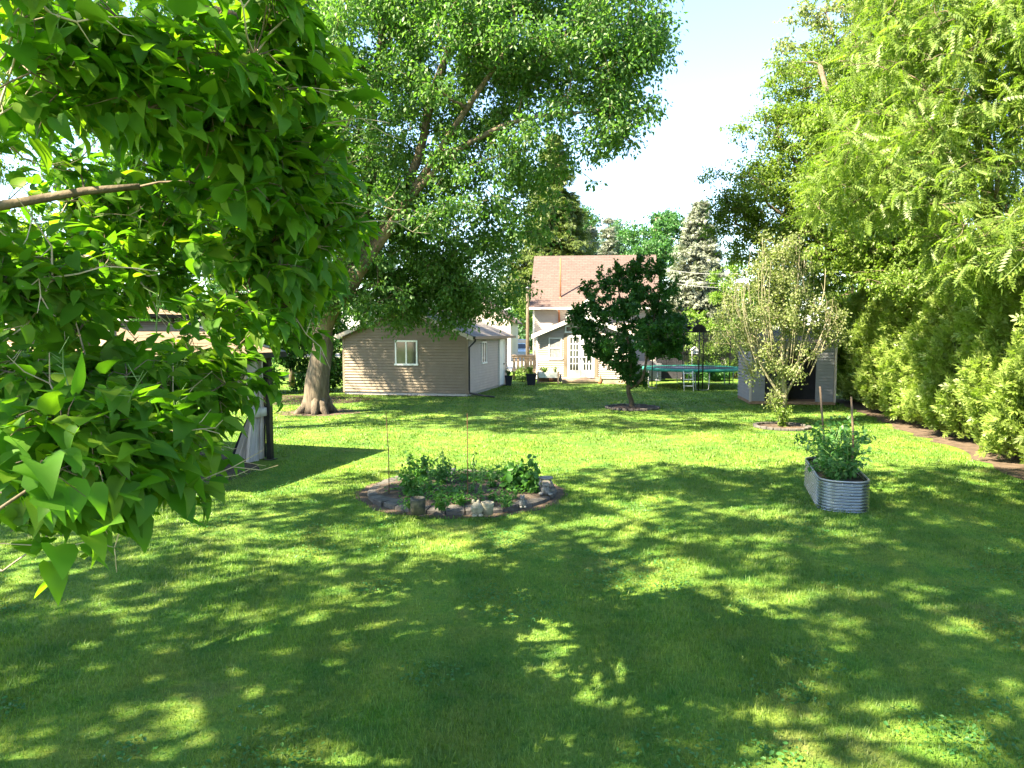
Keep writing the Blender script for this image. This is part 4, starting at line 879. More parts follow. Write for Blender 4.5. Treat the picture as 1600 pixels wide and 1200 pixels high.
car('dark car with red tail lights half hidden by the garage', (-.45, 79.0, .012), R(176), 'car_red')
car('navy blue van parked behind the pale silver car', (1.0, 84.0, .012), R(4), 'car_navy', 'van')

def trampoline():
    C = Vector((8.35, 33.2, 0)); RT = 2.25; t = thing('trampoline', 'round trampoline with green edge pad and black safety net', 'trampoline', tuple(C))
    part('frame', M['galv_dark'], t, lambda mb: mb.tube([(RT * math.cos(a), RT * math.sin(a), .86) for a in np.linspace(0, 2 * math.pi, 49)], .025, 6))
    part('jumping_mat', M['pool_blue'], t, lambda mb: mb.lathe([(0, .87), (RT - .32, .885), (RT - .32, .875), (0, .86)], 48))
    part('edge_pad', M['pad_green'], t, lambda mb: mb.lathe([(RT - .33, .89), (RT - .25, .915), (RT + .02, .915), (RT + .05, .88), (RT + .05, .80), (RT + .03, .80)], 48))
    for k in range(6):
        a = 2 * math.pi * (k + .45) / 6; c, s = math.cos(a), math.sin(a)
        part('leg', M['galv_dark'], t, lambda mb: mb.tube([(RT * math.cos(a - .14), RT * math.sin(a - .14), .86), (RT * math.cos(a - .12) * 1.02, RT * math.sin(a - .12) * 1.02, .05), (RT * math.cos(a) * 1.03, RT * math.sin(a) * 1.03, .02), (RT * math.cos(a + .12) * 1.02, RT * math.sin(a + .12) * 1.02, .05), (RT * math.cos(a + .14), RT * math.sin(a + .14), .86)], .022, 6))
        part('net_pole', M['black'], t, lambda mb: mb.tube([((RT + .06) * c, (RT + .06) * s, .05), ((RT + .06) * c, (RT + .06) * s, 2.4), ((RT - .05) * c, (RT - .05) * s, 2.58)], .026, 6))
    part('net_hoop', M['black'], t, lambda mb: mb.tube([((RT - .05) * math.cos(a), (RT - .05) * math.sin(a), 2.56) for a in np.linspace(0, 2 * math.pi, 49)], .022, 6))
    def net(mb):     # the real mesh: thin crossing strands
        r = RT - .08
        for k in range(150):
            a = 2 * math.pi * k / 150; mb.tube([(r * math.cos(a), r * math.sin(a), .93), (r * math.cos(a), r * math.sin(a), 2.55)], .006, 3, cap=False)
        for k in range(26): mb.tube([(r * math.cos(a), r * math.sin(a), .95 + k * .063) for a in np.linspace(0, 2 * math.pi, 37)], .006, 3, cap=False)
    part('safety_net', M['blackfab'], t, net)
    part('ladder', M['white_trim'], t, lambda mb: [mb.tube([(-.95 + x, -RT - .25, 0), (-.95 + x, -RT - .06, .85)], .018, 6) for x in (0, .4)] + [mb.box(-.95, -.55, -RT - .25 + .19 * z / .85, -RT - .14 + .19 * z / .85, z, z + .035) for z in (.2, .48, .74)])
    b = P(1086, 517, 31.6)
    hp = thing('basketball_hoop', 'black rounded basketball backboard above the trampoline net', 'basketball hoop', (b.x, 30.9, 0))
    z = b.z
    part('backboard', M['black'], hp, lambda mb: mb.prism([(-.30, z - .08)] + [(.30 * math.cos(a), z + .28 * math.sin(a)) for a in np.linspace(math.pi, 0, 13)] + [(.30, z - .08)], -.03, .0))
    part('hoop', M['rust'], hp, lambda mb: mb.tube([(.16 * math.cos(a), .2 + .16 * math.sin(a), z - .04) for a in np.linspace(0, 2 * math.pi, 19)], .01, 6))
    part('pole', M['black'], hp, lambda mb: mb.tube([(0, -.03, 0), (0, -.03, z)], .025, 6))
trampoline()
def birdhouse():
    b = G(1065, 596); t = thing('bird_house', 'small white bird house on a thin pole behind the trampoline', 'bird house', (b.x + .3, 36.0, 0)); z = 1.45
    part('pole', M['galv_dark'], t, lambda mb: mb.tube([(0, 0, 0), (0, 0, z)], .02, 6))
    part('box', M['white'], t, lambda mb: mb.prism([(-.02, z), (.28, z), (.28, z + .2), (.13, z + .33), (-.02, z + .2)], -.1, .1))
    part('roof', M['white_trim'], t, lambda mb: [mb.prism([(.13, z + .345), (.13 + s * .2, z + .18), (.13 + s * .2, z + .2), (.13, z + .365)], -.14, .14) for s in (-1, 1)])
birdhouse()
def grill():
    t = thing('covered_grill', 'dark covered barbecue grill left of the trampoline', 'grill', (8.3, 37.6, 0), R(-10))
    part('cover', M['blackfab'], t, lambda mb: mb.prism([(-.75, .1), (.75, .1), (.72, 1.0), (.42, 1.35), (-.35, 1.4), (-.7, 1.0)], -.32, .32))
    part('wheel', M['black'], t, lambda mb: [mb.tube([(x, -.34, .1), (x, -.3, .1)], .1, 12) for x in (-.6, .6)])
    t = thing('low_outbuilding', 'low grey sided lean-to behind the trampoline at the house corner', 'lean-to', (6.2, 36.9, 0), R(-6))
    part('wall', M['siding_grey'], t, lambda mb: (mb.box(.05, 1.42, .05, 1.2, 0, .78), lap(mb, lambda a, o, z: (a, -o, z), lambda z: (0, 1.47), .04, .78, .11)))
    part('lid', M['galv_dark'], t, lambda mb: mb.prism([(-.08, .79), (1.25, .95), (1.25, 1.0), (-.08, .84)], -.05, 1.52, 'x'))
grill()
def far_house(label, loc, rz, w, d, h, rh, wall, roofm):
    t = thing('far_house', label, 'house', loc, rz)
    part('wall', M[wall], t, lambda mb: mb.prism([(-w / 2, 0), (w / 2, 0), (w / 2, h), (0, h + rh), (-w / 2, h)], 0, d))
    part('roof', M[roofm], t, lambda mb: [mb.prism([(0, h + rh + .02), (s * (w / 2 + .4), h - .4 * rh / (w / 2)), (s * (w / 2 + .4), h + .12 - .4 * rh / (w / 2)), (0, h + rh + .14)], -.4, d + .4) for s in (-1, 1)])
    for x in (-w * .28, w * .1):
        wd = part('window', M['white'], t, lambda mb: mb.box(x, x + 1.1, -.06, .0, h * .4, h * .4 + 1.3))
        part('pane', M['glass'], wd, lambda mb: mb.box(x + .1, x + 1.0, -.08, -.05, h * .4 + .1, h * .4 + 1.2))
far_house('pale far house across the road seen past the utility pole', (1.4, 108, 0), R(8), 8, 9, 2.9, 2.0, 'siding_beige', 'white_trim')
far_house('red roofed far house behind the garage roof', (-3.6, 62, 0), R(-5), 7, 8, 3.6, 2.6, 'siding_beige', 'roof_red')

# ---------------------------------------------------------------- trees and hedges
A = lambda px, py, Y: P(px, py, Y)
# small dark fruit tree
lob = [ell(930, 480, 23.6, 30, 55, .9), ell(985, 455, 23.4, 65, 55, 1.3), ell(985, 520, 23.3, 86, 48, 1.5), ell(1030, 520, 23.5, 48, 50, 1.1), ell(960, 550, 23.4, 45, 40, .9), ell(1000, 425, 23.6, 45, 25, .7), ell(985, 580, 23.5, 30, 22, .5), ell(915, 505, 23.5, 25, 25, .5)]
cl = fill(lob, 130, .30, .9, .1)
up = []
for px, py in ((940, 425), (965, 412), (990, 408), (1012, 406), (1035, 412), (1055, 440), (925, 455), (1068, 480), (902, 500)):
    for q in range(3): c = A(px + random.uniform(-5, 5), py + q * 12, 23.5 + random.uniform(-.5, .5)); cl.append((np.array(c), np.array([.11, .11, .22]), np.array([0, 0, 1.])))
tree('small_dark_tree', 'small dark leaved tree with a forked trunk in the middle of the lawn', 'tree', TR,
     [([TR, A(984, 618, 23.6), A(981, 603, 23.5), A(985, 560, 23.5), A(975, 500, 23.4), A(965, 440, 23.5)], .10, .02), ([A(982, 606, 23.5), A(998, 598, 23.5), A(1008, 575, 23.4), A(1015, 530, 23.3), A(1030, 460, 23.4)], .075, .015),
      ([A(983, 590, 23.5), A(968, 575, 23.6), A(955, 540, 23.8), A(935, 490, 23.9)], .05, .012)], cl, 36000, .095, T_OV, M['leaf_dark'], M['bark_dark'], droop=.0, rmax=.025, up=.8, tw_n=2, outward=.9)
# pear tree with upright shoots
lob = [ell(1160, 500, 18.9, 50, 60, .9), ell(1225, 470, 18.9, 65, 80, 1.0), ell(1285, 500, 18.8, 40, 60, .8), ell(1215, 410, 18.9, 40, 55, .7), ell(1220, 560, 18.7, 60, 30, .7), ell(1140, 470, 19, 25, 40, .5), ell(1225, 610, 18.8, 25, 35, .35)]
cl = fill(lob, 150, .2, 1.3, .1)
lim = [([PT, A(1224, 645, 18.9), A(1226, 610, 18.85), A(1222, 570, 18.9), A(1226, 500, 18.9), A(1222, 420, 18.9), A(1225, 372, 18.9)], .12, .008)]
for pts in (((1224, 625), (1200, 590), (1182, 555), (1165, 500), (1158, 455)), ((1226, 620), (1245, 585), (1262, 560), (1300, 535), (1322, 495)), ((1224, 600), (1205, 560), (1185, 530), (1150, 510), (1130, 470)), ((1226, 595), (1250, 560), (1262, 520), (1285, 470), (1290, 420)), ((1224, 590), (1232, 540), (1245, 480), (1250, 400), (1248, 366)), ((1224, 590), (1210, 540), (1200, 470), (1196, 400)), ((1180, 550), (1150, 530), (1135, 525)), ((1262, 560), (1290, 545), (1310, 520))):
    dy = random.uniform(-.6, .6); lim.append(([A(px, py, 18.9 + dy * i / 4) for i, (px, py) in enumerate(pts)], .045, .007))
for k in range(58):
    x = random.uniform(1130, 1305); y = 560 - 40 * random.random(); top = 350 + 70 * abs(x - 1220) / 70 * random.uniform(.7, 1.4) + random.uniform(0, 50); dd = random.uniform(-.7, .7)
    lim.append(([A(1225 + (x - 1225) * .6, y + 30, 18.9 + dd * .5), A(x + random.uniform(-4, 4), (y + top) / 2, 18.9 + dd), A(x + random.uniform(-14, 14), top, 18.9 + dd)], .010, .003))
tree('pear_tree', 'sparse pale pear tree with many upright bare shoots before the shed', 'tree', PT, lim, cl, 17000, .065, T_OV, M['leaf_pear'], M['bark_mossy'], droop=.1, rmax=.02, up=.5, tw_n=2, jit=.3)
plant('sucker_shoots', 'leafy green suckers round the foot of the pear trunk', 'plant', (PT.x - .05, PT.y - .15, 0), .75, .38, 800, .06, T_OV, 'leaf_elm', stems=16)
# large maple by the garage
lob = [ell(860, 60, 20.5, 175, 170, 3.6, 1.3), ell(980, 110, 19.8, 75, 95, 1.6, .9), ell(700, 60, 22, 200, 190, 4.5), ell(560, 140, 23, 150, 190, 4.0, .6), ell(640, 320, 23, 130, 120, 3.2, .6), ell(790, 280, 21, 110, 90, 2.2), ell(660, 280, 20.3, 90, 90, 1.0, .9), ell(600, 200, 20.8, 60, 100, .8, .8), ell(880, 240, 20, 60, 60, 1.3, .5), ell(845, 360, 21, 25, 75, .6, .45), ell(950, 200, 19.6, 45, 60, 1.0, .7),
       ell(690, 390, 23.5, 130, 70, 2.0, 1.3), ell(690, 475, 24, 100, 45, 1.3, 1.2), ell(610, 455, 23.5, 60, 40, 1.0, 1.5), ell(560, 400, 21.2, 100, 95, 1.0, 1.1), ell(480, 400, 21.3, 50, 90, .9, 1.0), ell(470, 250, 21.5, 80, 130, 1.2, 1.2), ell(740, 470, 23.5, 50, 40, .8, 1.6), ell(560, 430, 22.5, 110, 80, 2.2, 1.0), ell(470, 470, 22.5, 60, 50, 1.6), ell(430, 250, 24, 100, 200, 3.6), ell(780, 445, 23.0, 30, 55, .7, .8), ell(1020, 130, 19.6, 40, 30, .6, .5), ell(985, 60, 19.5, 50, 60, 1.2, .6)]
lob += [(np.array([-3.5, 23, 15.5]), np.array([5.8, 5, 3.2]), 1.0), (np.array([-9, 25, 12.5]), np.array([5, 5, 4.5]), .8), (np.array([-13, 23.3, 10]), np.array([3.5, 3, 3]), .7)]
cl = fill(lob, 1150, .72, .65, .15) + fill(lob, 260, .34, .8, 1.12)
Y0 = MT.y
lim = [([MT, A(497, 600, Y0), A(500, 560, Y0), A(505, 520, Y0), A(520, 470, Y0), A(560, 400, Y0), A(578, 300, Y0), A(580, 200, Y0 + .5), A(595, 80, Y0 + .5), A(605, -120, Y0)], .43, .09),
       ([A(503, 530, Y0), A(520, 480, Y0 - .3), A(570, 400, Y0 - .6), A(640, 280, Y0 - 1), A(670, 180, Y0 - 1.3), A(705, 60, Y0 - 1.6), A(735, -90, Y0 - 2)], .24, .06),
       ([A(510, 505, Y0), A(580, 400, Y0 - 1), A(650, 290, Y0 - 1.6), A(730, 170, Y0 - 2.2), A(810, 50, Y0 - 2.6)], .19, .05),
       ([A(560, 420, Y0 - .8), A(640, 310, Y0 - 1.6), A(710, 240, Y0 - 2), A(790, 195, Y0 - 2.4), A(860, 180, Y0 - 2.6), A(960, 170, Y0 - 2.8)], .13, .03),
       ([A(620, 340, Y0 - 1.4), A(690, 230, Y0 - 1.6), A(740, 160, Y0 - 1.8)], .09, .03),
       ([A(505, 520, Y0), A(545, 380, Y0 + 1), A(560, 200, Y0 + 1.5), A(625, 20, Y0 + 1.5)], .18, .05),
       ([A(500, 540, Y0), A(480, 420, Y0 + .8), A(455, 260, Y0 + 1.2), A(445, 60, Y0 + 1.5)], .19, .05),
       ([A(510, 500, Y0), A(570, 450, Y0 + .8), A(650, 420, Y0 + 1.2), A(730, 410, Y0 + 1.3)], .10, .03)]
tree('maple_tree', 'huge spreading maple with a thick grey trunk left of the garage', 'tree', MT, lim, cl, 270000, .13, T_RH, M['leaf_maple'], M['bark_grey'], rmax=.05, roots=7, tw_n=2, rmin=.010, droop=.5, jit=.18, twigs=14)
# catalpa close on the left; its crown also reaches over and behind the camera
CB = Vector((-7.2, 2.4, 0))
lobn = [ell(20, 830, 1.9, 80, 70, .35, 1.2), ell(130, 710, 2.9, 150, 80, .5, 1.5), ell(265, 665, 4.2, 80, 50, .6, .9), ell(90, 600, 3.6, 190, 55, .7, 1.1), ell(290, 590, 4.6, 90, 45, .7, .9), ell(400, 500, 4.6, 70, 60, .7, .8), ell(430, 400, 4.6, 90, 70, .8, 1.0), ell(415, 250, 4.2, 105, 110, .8, 1.2), ell(230, 120, 3.4, 200, 100, .8, 1.2), ell(440, 80, 3.9, 60, 80, .6, 1.2),
        ell(200, 330, 5.5, 190, 90, 1.0, .55), ell(60, 250, 3.3, 70, 80, .6, .3), ell(190, 440, 5.5, 150, 50, 1, .7), ell(50, 430, 3.6, 80, 60, .6, .8), ell(40, 520, 4.2, 80, 45, .6, .6), ell(5, 930, 1.75, 35, 40, .15, .25), ell(650, -4, 2.4, 50, 8, .15, .3), ell(505, 330, 4.7, 50, 60, .5, .8), ell(210, 770, 3.0, 50, 40, .25, .4)]
cln = fill(lobn, 370, .21, .7, .05)
lobf = [(np.array(q[0]), np.array(q[1]), q[2] if len(q) > 2 else 1.0) for q in (((-4.6, 5.0, 9.6), (3.8, 3.8, 1.8)), ((-8.8, 6.3, 8.9), (3.4, 2.2, 1.6), 2.6), ((-4.3, 7.0, 9.9), (3.2, 2.0, 1.3), 2.6), ((-7.5, 3, 9), (4, 4, 2.4)), ((-5.0, 2.7, 10.2), (2.7, 2.3, 1.0), 1.8), ((-12, -.5, 8), (3, 3, 2), 1.8), ((-10.5, 1.0, 8), (3.6, 4, 2), 1.8), ((-11.3, 4.2, 7.6), (2.6, 3, 1.8)), ((-7, -1.5, 8.5), (4, 3.5, 2)), ((-4.2, .5, 8.5), (3, 3.5, 1.8), .6), ((-6.5, 2.2, 6.5), (3, 2.5, 1.2), .3))]
clf = fill(lobf, 900, .42, .6, .05)
lim = [([CB, (-7.1, 2.5, 1.5), (-6.9, 2.7, 3), (-6.6, 3, 5), (-6.3, 3.2, 7.5), (-6, 3.4, 9.5)], .28, .06),
       ([(-7.1, 2.5, 1.6), (-6, 3.2, 2.4), (-4.9, 3.9, 2.9), (-3.6, 4.4, 3.2), (-2.3, 4.5, 3.4)], .10, .02), ([(-7.1, 2.5, 1.4), (-5, 3, 1.9), (-3.6, 3, 2.0), (-2.3, 3, 2.0), (-1.6, 3.0, 1.9)], .08, .014),
       ([(-6.9, 2.7, 3.0), (-5.2, 3.1, 4.0), (-3.4, 3.5, 4.4), (-2.0, 3.7, 4.3), (-1.3, 3.9, 4.1)], .09, .015), ([(-7, 2.6, 2.2), (-5, 3.8, 2.5), (-4.1, 5.0, 2.7), (-2.9, 5.0, 2.4), (-2.0, 4.8, 2.2)], .07, .012),
       ([(-5.2, 3.1, 4.0), (-3.5, 2.4, 4.1), (-1.2, 2.3, 4.0), (-.3, 2.4, 3.75)], .05, .008), ([(-5, 3, 1.9), (-3.6, 2.2, 1.7), (-2.2, 1.9, 1.7), (-1.6, 1.9, 1.75)], .045, .008),
       ([(-6.6, 3, 5), (-5.5, 4, 7), (-4.6, 5, 9)], .12, .03), ([(-6.6, 3, 5), (-9, 2, 7), (-11, 2, 8)], .12, .03), ([(-6.6, 3, 5), (-7, 0, 7), (-7, -2, 8.5)], .12, .03), ([(-6.6, 3, 5), (-5, 1, 7), (-4, .5, 8.6)], .1, .03)]
def catalpa():
    t = thing('catalpa_tree', 'leaning heart leaved tree filling the left foreground', 'tree', tuple(CB)); mb = MB(); nodes = []
    B = np.array(CB)
    for pts, r0, r1 in lim: nodes += limb(mb, [Vector(p) - CB for p in pts], r0, r1, 8, wob=r0 * .25)
    a = [(c - B, r, d) for c, r, d in cln]; f = [(c - B, r, d) for c, r, d in clf]
    p1, a1, n1, tw = clump_leaves(a, 11500, .22, 2.4, .2, .45, 8); branches(mb, nodes, a, .016, .004, 1, tw, 5)
    p2, a2, n2, tw2 = clump_leaves(f, 22000, .55, 1.0, .15, .4, 8); branches(mb, nodes, f, .05, .01, 2)
    a1 += np.array([.5, -.15, 0])
    mb.build('trunk', M['bark_brown'], t)
    p = np.concatenate([p1, p2]); ax = np.concatenate([a1, a2]); nr = np.concatenate([n1, n2]); s = np.concatenate([.118 * rng.uniform(.45, 1.35, len(p1)), .19 * rng.uniform(.6, 1.2, len(p2))])
    w = p + B; dist = np.linalg.norm(w - np.array([0, 0, CAMH]), axis=1)
    u = 800 + F * w[:, 0] / np.maximum(w[:, 1], .1); v = 520 - F * (w[:, 2] - CAMH) / np.maximum(w[:, 1], .1)
    k = dist > 1.35
    leaves('crown', T_HT, p[k], ax[k], nr[k], s[k], M['leaf_catalpa'], t)
    # dead twigs and green flower stalks among the leaves
    for _ in range(95):
        mb = MB(); c, r, d = [q for q in cln if np.linalg.norm(q[0] - np.array([0, 0, CAMH])) > 3.2][rng.integers(150)]; s0 = Vector(c - B); g = Vector(rng.normal(size=3) * .5 + np.array([.3, 0, .1])); L = random.uniform(.25, .8)
        q = [s0]
        for i in range(4): g = (g + Vector(rng.normal(size=3)) * .35).normalized(); q.append(q[-1] + g * L / 4)
        mb.tube(q, [.006, .005, .004, .003, .0015], 4, cap=False)
        for i in (2, 3):
            h = (g + Vector(rng.normal(size=3)) * .8).normalized(); mb.tube([q[i], q[i] + h * L * .25, q[i] + h * L * .4 + Vector((0, 0, .03))], [.003, .002, .001], 4, cap=False)
        mb.build('dead_twig', M['twig'], t)
    for _ in range(80):
        mb = MB(); c, r, d = cln[rng.integers(len(cln))]; s0 = Vector(c - B) + Vector(rng.normal(size=3)) * .12; g = Vector((random.uniform(-.2, .5), random.uniform(-.4, .2), .7)).normalized(); L = random.uniform(.12, .26)
        mb.tube([s0, s0 + g * L * .5, s0 + g * L + Vector((.02, 0, 0))], [.003, .0025, .001], 4, cap=False)
        for i in range(5):
            o_ = s0 + g * L * (.35 + .13 * i); h = Vector(rng.normal(size=3)); h = (h.normalized() + g * .8).normalized(); mb.tube([o_, o_ + h * .05, o_ + h * .075], [.0018, .0014, .0008], 4, cap=False)
        mb.build('flower_stalk', M['stem'], t)
catalpa()
# neighbour behind the camera whose crown shades the near lawn
OB = Vector((3.0, -4.5, 0))
cl = fill([(np.array(c), np.array(r), 1.0) for c, r in (((-.6, .6, 9.4), (3.8, 3.6, 1.7)), ((.3, 6.0, 9.9), (2.8, 2.8, 1.3)), ((.5, 6.4, 10.1), (2.8, 2.4, 1.2)), ((2.5, -3, 10), (4, 4, 2.4)), ((-2.5, 3, 10.6), (3, 3, 1.3)), ((-3.6, 1.6, 10.2), (2.6, 2.6, 1.2)), ((-1.8, 4.6, 10.4), (2.2, 2.0, 1.0)), ((-3.2, -.6, 10), (2.5, 2.0, 1.2)))], 680, .42, .6, .05)
tree('shade_tree', 'tall broad shade tree standing behind the viewpoint', 'tree', OB, [([OB, (2.9, -4.3, 3), (2.4, -3.6, 6), (1.8, -2.4, 9)], .3, .08), ([(2.6, -4, 5), (1, -1.5, 7.8), (-.6, .8, 9.2)], .14, .04), ([(2.4, -3.6, 6), (1.4, 1, 8.6), (.3, 5, 9.8)], .12, .03)],
     cl, 46000, .17, T_RH, M['leaf_maple'], M['bark_grey'], rmax=.06)

# right side: cedar hedge
def hedge():
    t = thing('cedar_hedge', 'tall bushy yellow green cedar hedge along the right side of the lawn', 'hedge', (HB[2][0] + 1, HB[2][1], 0)); B = np.array([HB[2][0] + 1, HB[2][1], 0])
    ys = [p[1] for p in HB[::-1]]; xs_ = [p[0] for p in HB[::-1]]
    n = 80000; y = rng.uniform(8.2, 27, n); H = 3.9 + .35 * np.sin(y * 1.3) + .25 * np.sin(y * 3.1 + 1) - .03 * (y - 12) 
    sv = rng.random(n) ** .9; z = .12 + sv * (H - .12); foot = np.interp(y, ys, xs_)
    bulge = .22 * np.sin(y * 2.3 + np.sin(z * 1.9)) + .18 * np.sin(y * 5.1 + z * 2.3) + .12 * np.sin(z * 4.1 + y) + .13 * np.sin(y * 9 + z * 7 + 2 * np.sin(z * 3)) + .10 * np.sin(y * 17 - z * 13)
    lean = .35 * np.maximum(0, z - .2) ** .6 - .28 * np.clip(1 - z / .9, 0, 1)       # bare foot, belly, sloping top
    x = foot + .55 - .25 - bulge * .8 + .16 * np.maximum(0, z - 2.0) ** 2 - lean * 0 + .35 * np.clip(1 - z / .8, 0, 1)
    dep = np.abs(rng.normal(size=n)) * .22; x = x + dep - rng.random(n) * .08
    top = rng.random(n) < .2; x[top] = foot[top] + rng.uniform(.5, 2.0, top.sum()); z[top] = H[top] + rng.normal(size=top.sum()) * .12 - .05 * (x[top] - foot[top])
    pos = np.stack([x, y, z], 1) - B
    ax = np.stack([-.75 + rng.normal(size=n) * .4, -.15 + rng.normal(size=n) * .5, .55 + rng.normal(size=n) * .4], 1)
    nr = rng.normal(size=(n, 3)) * .6 + np.array([-.7, -.4, .6])
    leaves('foliage', T_CD, pos, ax, nr, rng.uniform(.07, .12, n) + .12 * (rng.random(n) < .18), M['leaf_cedar'], t)
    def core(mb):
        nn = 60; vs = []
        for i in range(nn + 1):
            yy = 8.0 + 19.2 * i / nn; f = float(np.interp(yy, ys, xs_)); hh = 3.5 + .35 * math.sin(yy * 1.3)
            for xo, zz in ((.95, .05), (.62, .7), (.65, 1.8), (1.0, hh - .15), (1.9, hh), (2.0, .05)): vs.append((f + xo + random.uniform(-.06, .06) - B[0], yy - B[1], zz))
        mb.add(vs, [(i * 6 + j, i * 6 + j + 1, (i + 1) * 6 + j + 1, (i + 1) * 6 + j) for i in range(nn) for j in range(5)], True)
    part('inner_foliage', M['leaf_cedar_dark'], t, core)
    part('trunk', M['bark_dark'], t, lambda mb: [mb.tube([(float(np.interp(yy, ys, xs_)) + .7 - B[0] + random.uniform(0, .3), yy - B[1], 0), (float(np.interp(yy, ys, xs_)) + .95 - B[0], yy - B[1], 1.0)], [.05, .035], 6) for yy in np.arange(8.5, 26.8, .55)])
hedge()
def simple_tree(name, label, px, Y, lobes, n, size, T, leaf, bark='bark_brown', cs=.6, ncl=220, group=None, tr=.18, flat=.6, shell=.3, droop=.35, up=1.0, base=None, rmax=.05, tw_n=0):
    b = Vector(((px - 800) / F * Y, Y, 0)) if base is None else Vector(base)
    lb = [ell(*l) if len(l) < 4 or not hasattr(l[0], '__len__') else (np.array(l[0]), np.array(l[1]), 1.0) for l in lobes]
    cl = fill(lb, ncl, cs, flat, shell) + fill(lb, ncl // 4, cs * .5, .8, 1.12); top = max(l[0][2] for l in lb)
    cx = np.mean([l[0][0] for l in lb]); cy = np.mean([l[0][1] for l in lb])
    m = Vector((b.x * .7 + cx * .3, b.y * .7 + cy * .3, top * .4)); lim = [([b, b.lerp(m, .5) + Vector((.05, 0, 0)), m, (cx, cy, top)], tr, tr * .25)]
    for l in lb: lim.append(([m, m.lerp(Vector(l[0]), .5) + Vector((0, 0, -.1)), tuple(l[0])], tr * .5, tr * .15))
    return tree(name, label, 'tree', b, lim, cl, n, size, T, M[leaf], M[bark], group, droop=droop, up=up, rmax=rmax, tw_n=tw_n)
# tall trees beyond the hedge
simple_tree('walnut_tree', 'bright yellow green tree with long feathery leaflets at the right edge', 1560, 15.5,
    [(1480, 120, 14.5, 130, 120, 1.8), (1600, 60, 14, 160, 150, 2.2), (1420, 250, 14.5, 120, 90, 1.5), (1560, 270, 13.5, 150, 100, 1.6), (1600, 380, 13, 110, 60, 1.0), (1520, 400, 14, 90, 60, 1.0), (1350, 290, 15, 90, 70, 1.2), (1500, -60, 15.5, 170, 130, 2.5), (1700, 200, 14, 150, 250, 2.2), (1430, 30, 15.5, 70, 70, 1.2)],
    12500, .38, T_PN, 'leaf_walnut', cs=.6, ncl=380, tr=.2, droop=.35, tw_n=2, rmax=.04)
simple_tree('elm_tree', 'broad mid green tree reaching left over the pear tree', 1400, 25,
    [(1290, 250, 24, 110, 90, 2.2), (1200, 320, 23.5, 75, 60, 1.4), (1350, 330, 24, 120, 90, 2.2), (1290, 130, 26, 80, 60, 1.8), (1170, 270, 23.5, 50, 35, .9), (1380, 160, 26, 120, 110, 2.6), (1260, 400, 25, 110, 60, 1.8), (1450, 420, 23, 120, 60, 1.6), (1210, 205, 24, 55, 35, .8), (1150, 350, 24, 35, 40, .7)],
    120000, .105, T_RH, 'leaf_elm', cs=.65, ncl=520, tr=.28, droop=.4, tw_n=2)
simple_tree('ash_tree', 'bright green full tree between the pear tree and the feathery tree', 1400, 20.5,
    [(1330, 300, 20, 90, 70, 1.4), (1390, 220, 20.5, 90, 90, 1.6), (1410, 330, 19.5, 90, 70, 1.4), (1360, 390, 20, 90, 45, 1.2), (1320, 200, 21, 60, 60, 1.2), (1450, 420, 18.5, 90, 50, 1.2), (1380, 120, 21, 60, 60, 1.2)], 60000, .10, T_RH, 'leaf_walnut', cs=.5, ncl=300, tr=.16, tw_n=2)
simple_tree('locust_tree', 'airy pale tree with fine twigs high behind the right hand trees', 1440, 31,
    [(1340, 60, 31, 120, 60, 2.5), (1270, 100, 30, 60, 40, 1.4), (1290, 20, 30, 50, 15, .8), (1400, -20, 31, 120, 60, 2.5), (1450, 120, 32, 130, 120, 3), (1370, 130, 31, 90, 80, 2.5)], 34000, .15, T_RH, 'leaf_pear', cs=.7, ncl=260, tr=.25, tw_n=4)
simple_tree('dark_tree', 'deep green tree filling the shade between shed and hedge', 1330, 28.5,
    [(1330, 420, 28, 100, 90, 2.0), (1270, 480, 29, 90, 60, 1.6), (1380, 500, 27, 80, 90, 1.6), (1320, 560, 28, 60, 60, 1.2), (1440, 470, 25.5, 70, 60, 1.4), (1400, 560, 26.5, 60, 60, 1)], 30000, .12, T_RH, 'leaf_elm', cs=.5, ncl=170, tr=.2)
simple_tree('yellow_shrub_tree', 'rounded yellow green young tree left of the pear tree behind the net', 1150, 40,
    [(1140, 480, 40, 60, 60, 1.8), (1180, 440, 39, 60, 50, 1.8), (1120, 530, 40, 60, 45, 1.5), (1180, 540, 40, 70, 50, 1.6), (1085, 545, 41, 35, 35, 1.2)], 22000, .13, T_RH, 'leaf_yellow', cs=.5, ncl=130, tr=.12)
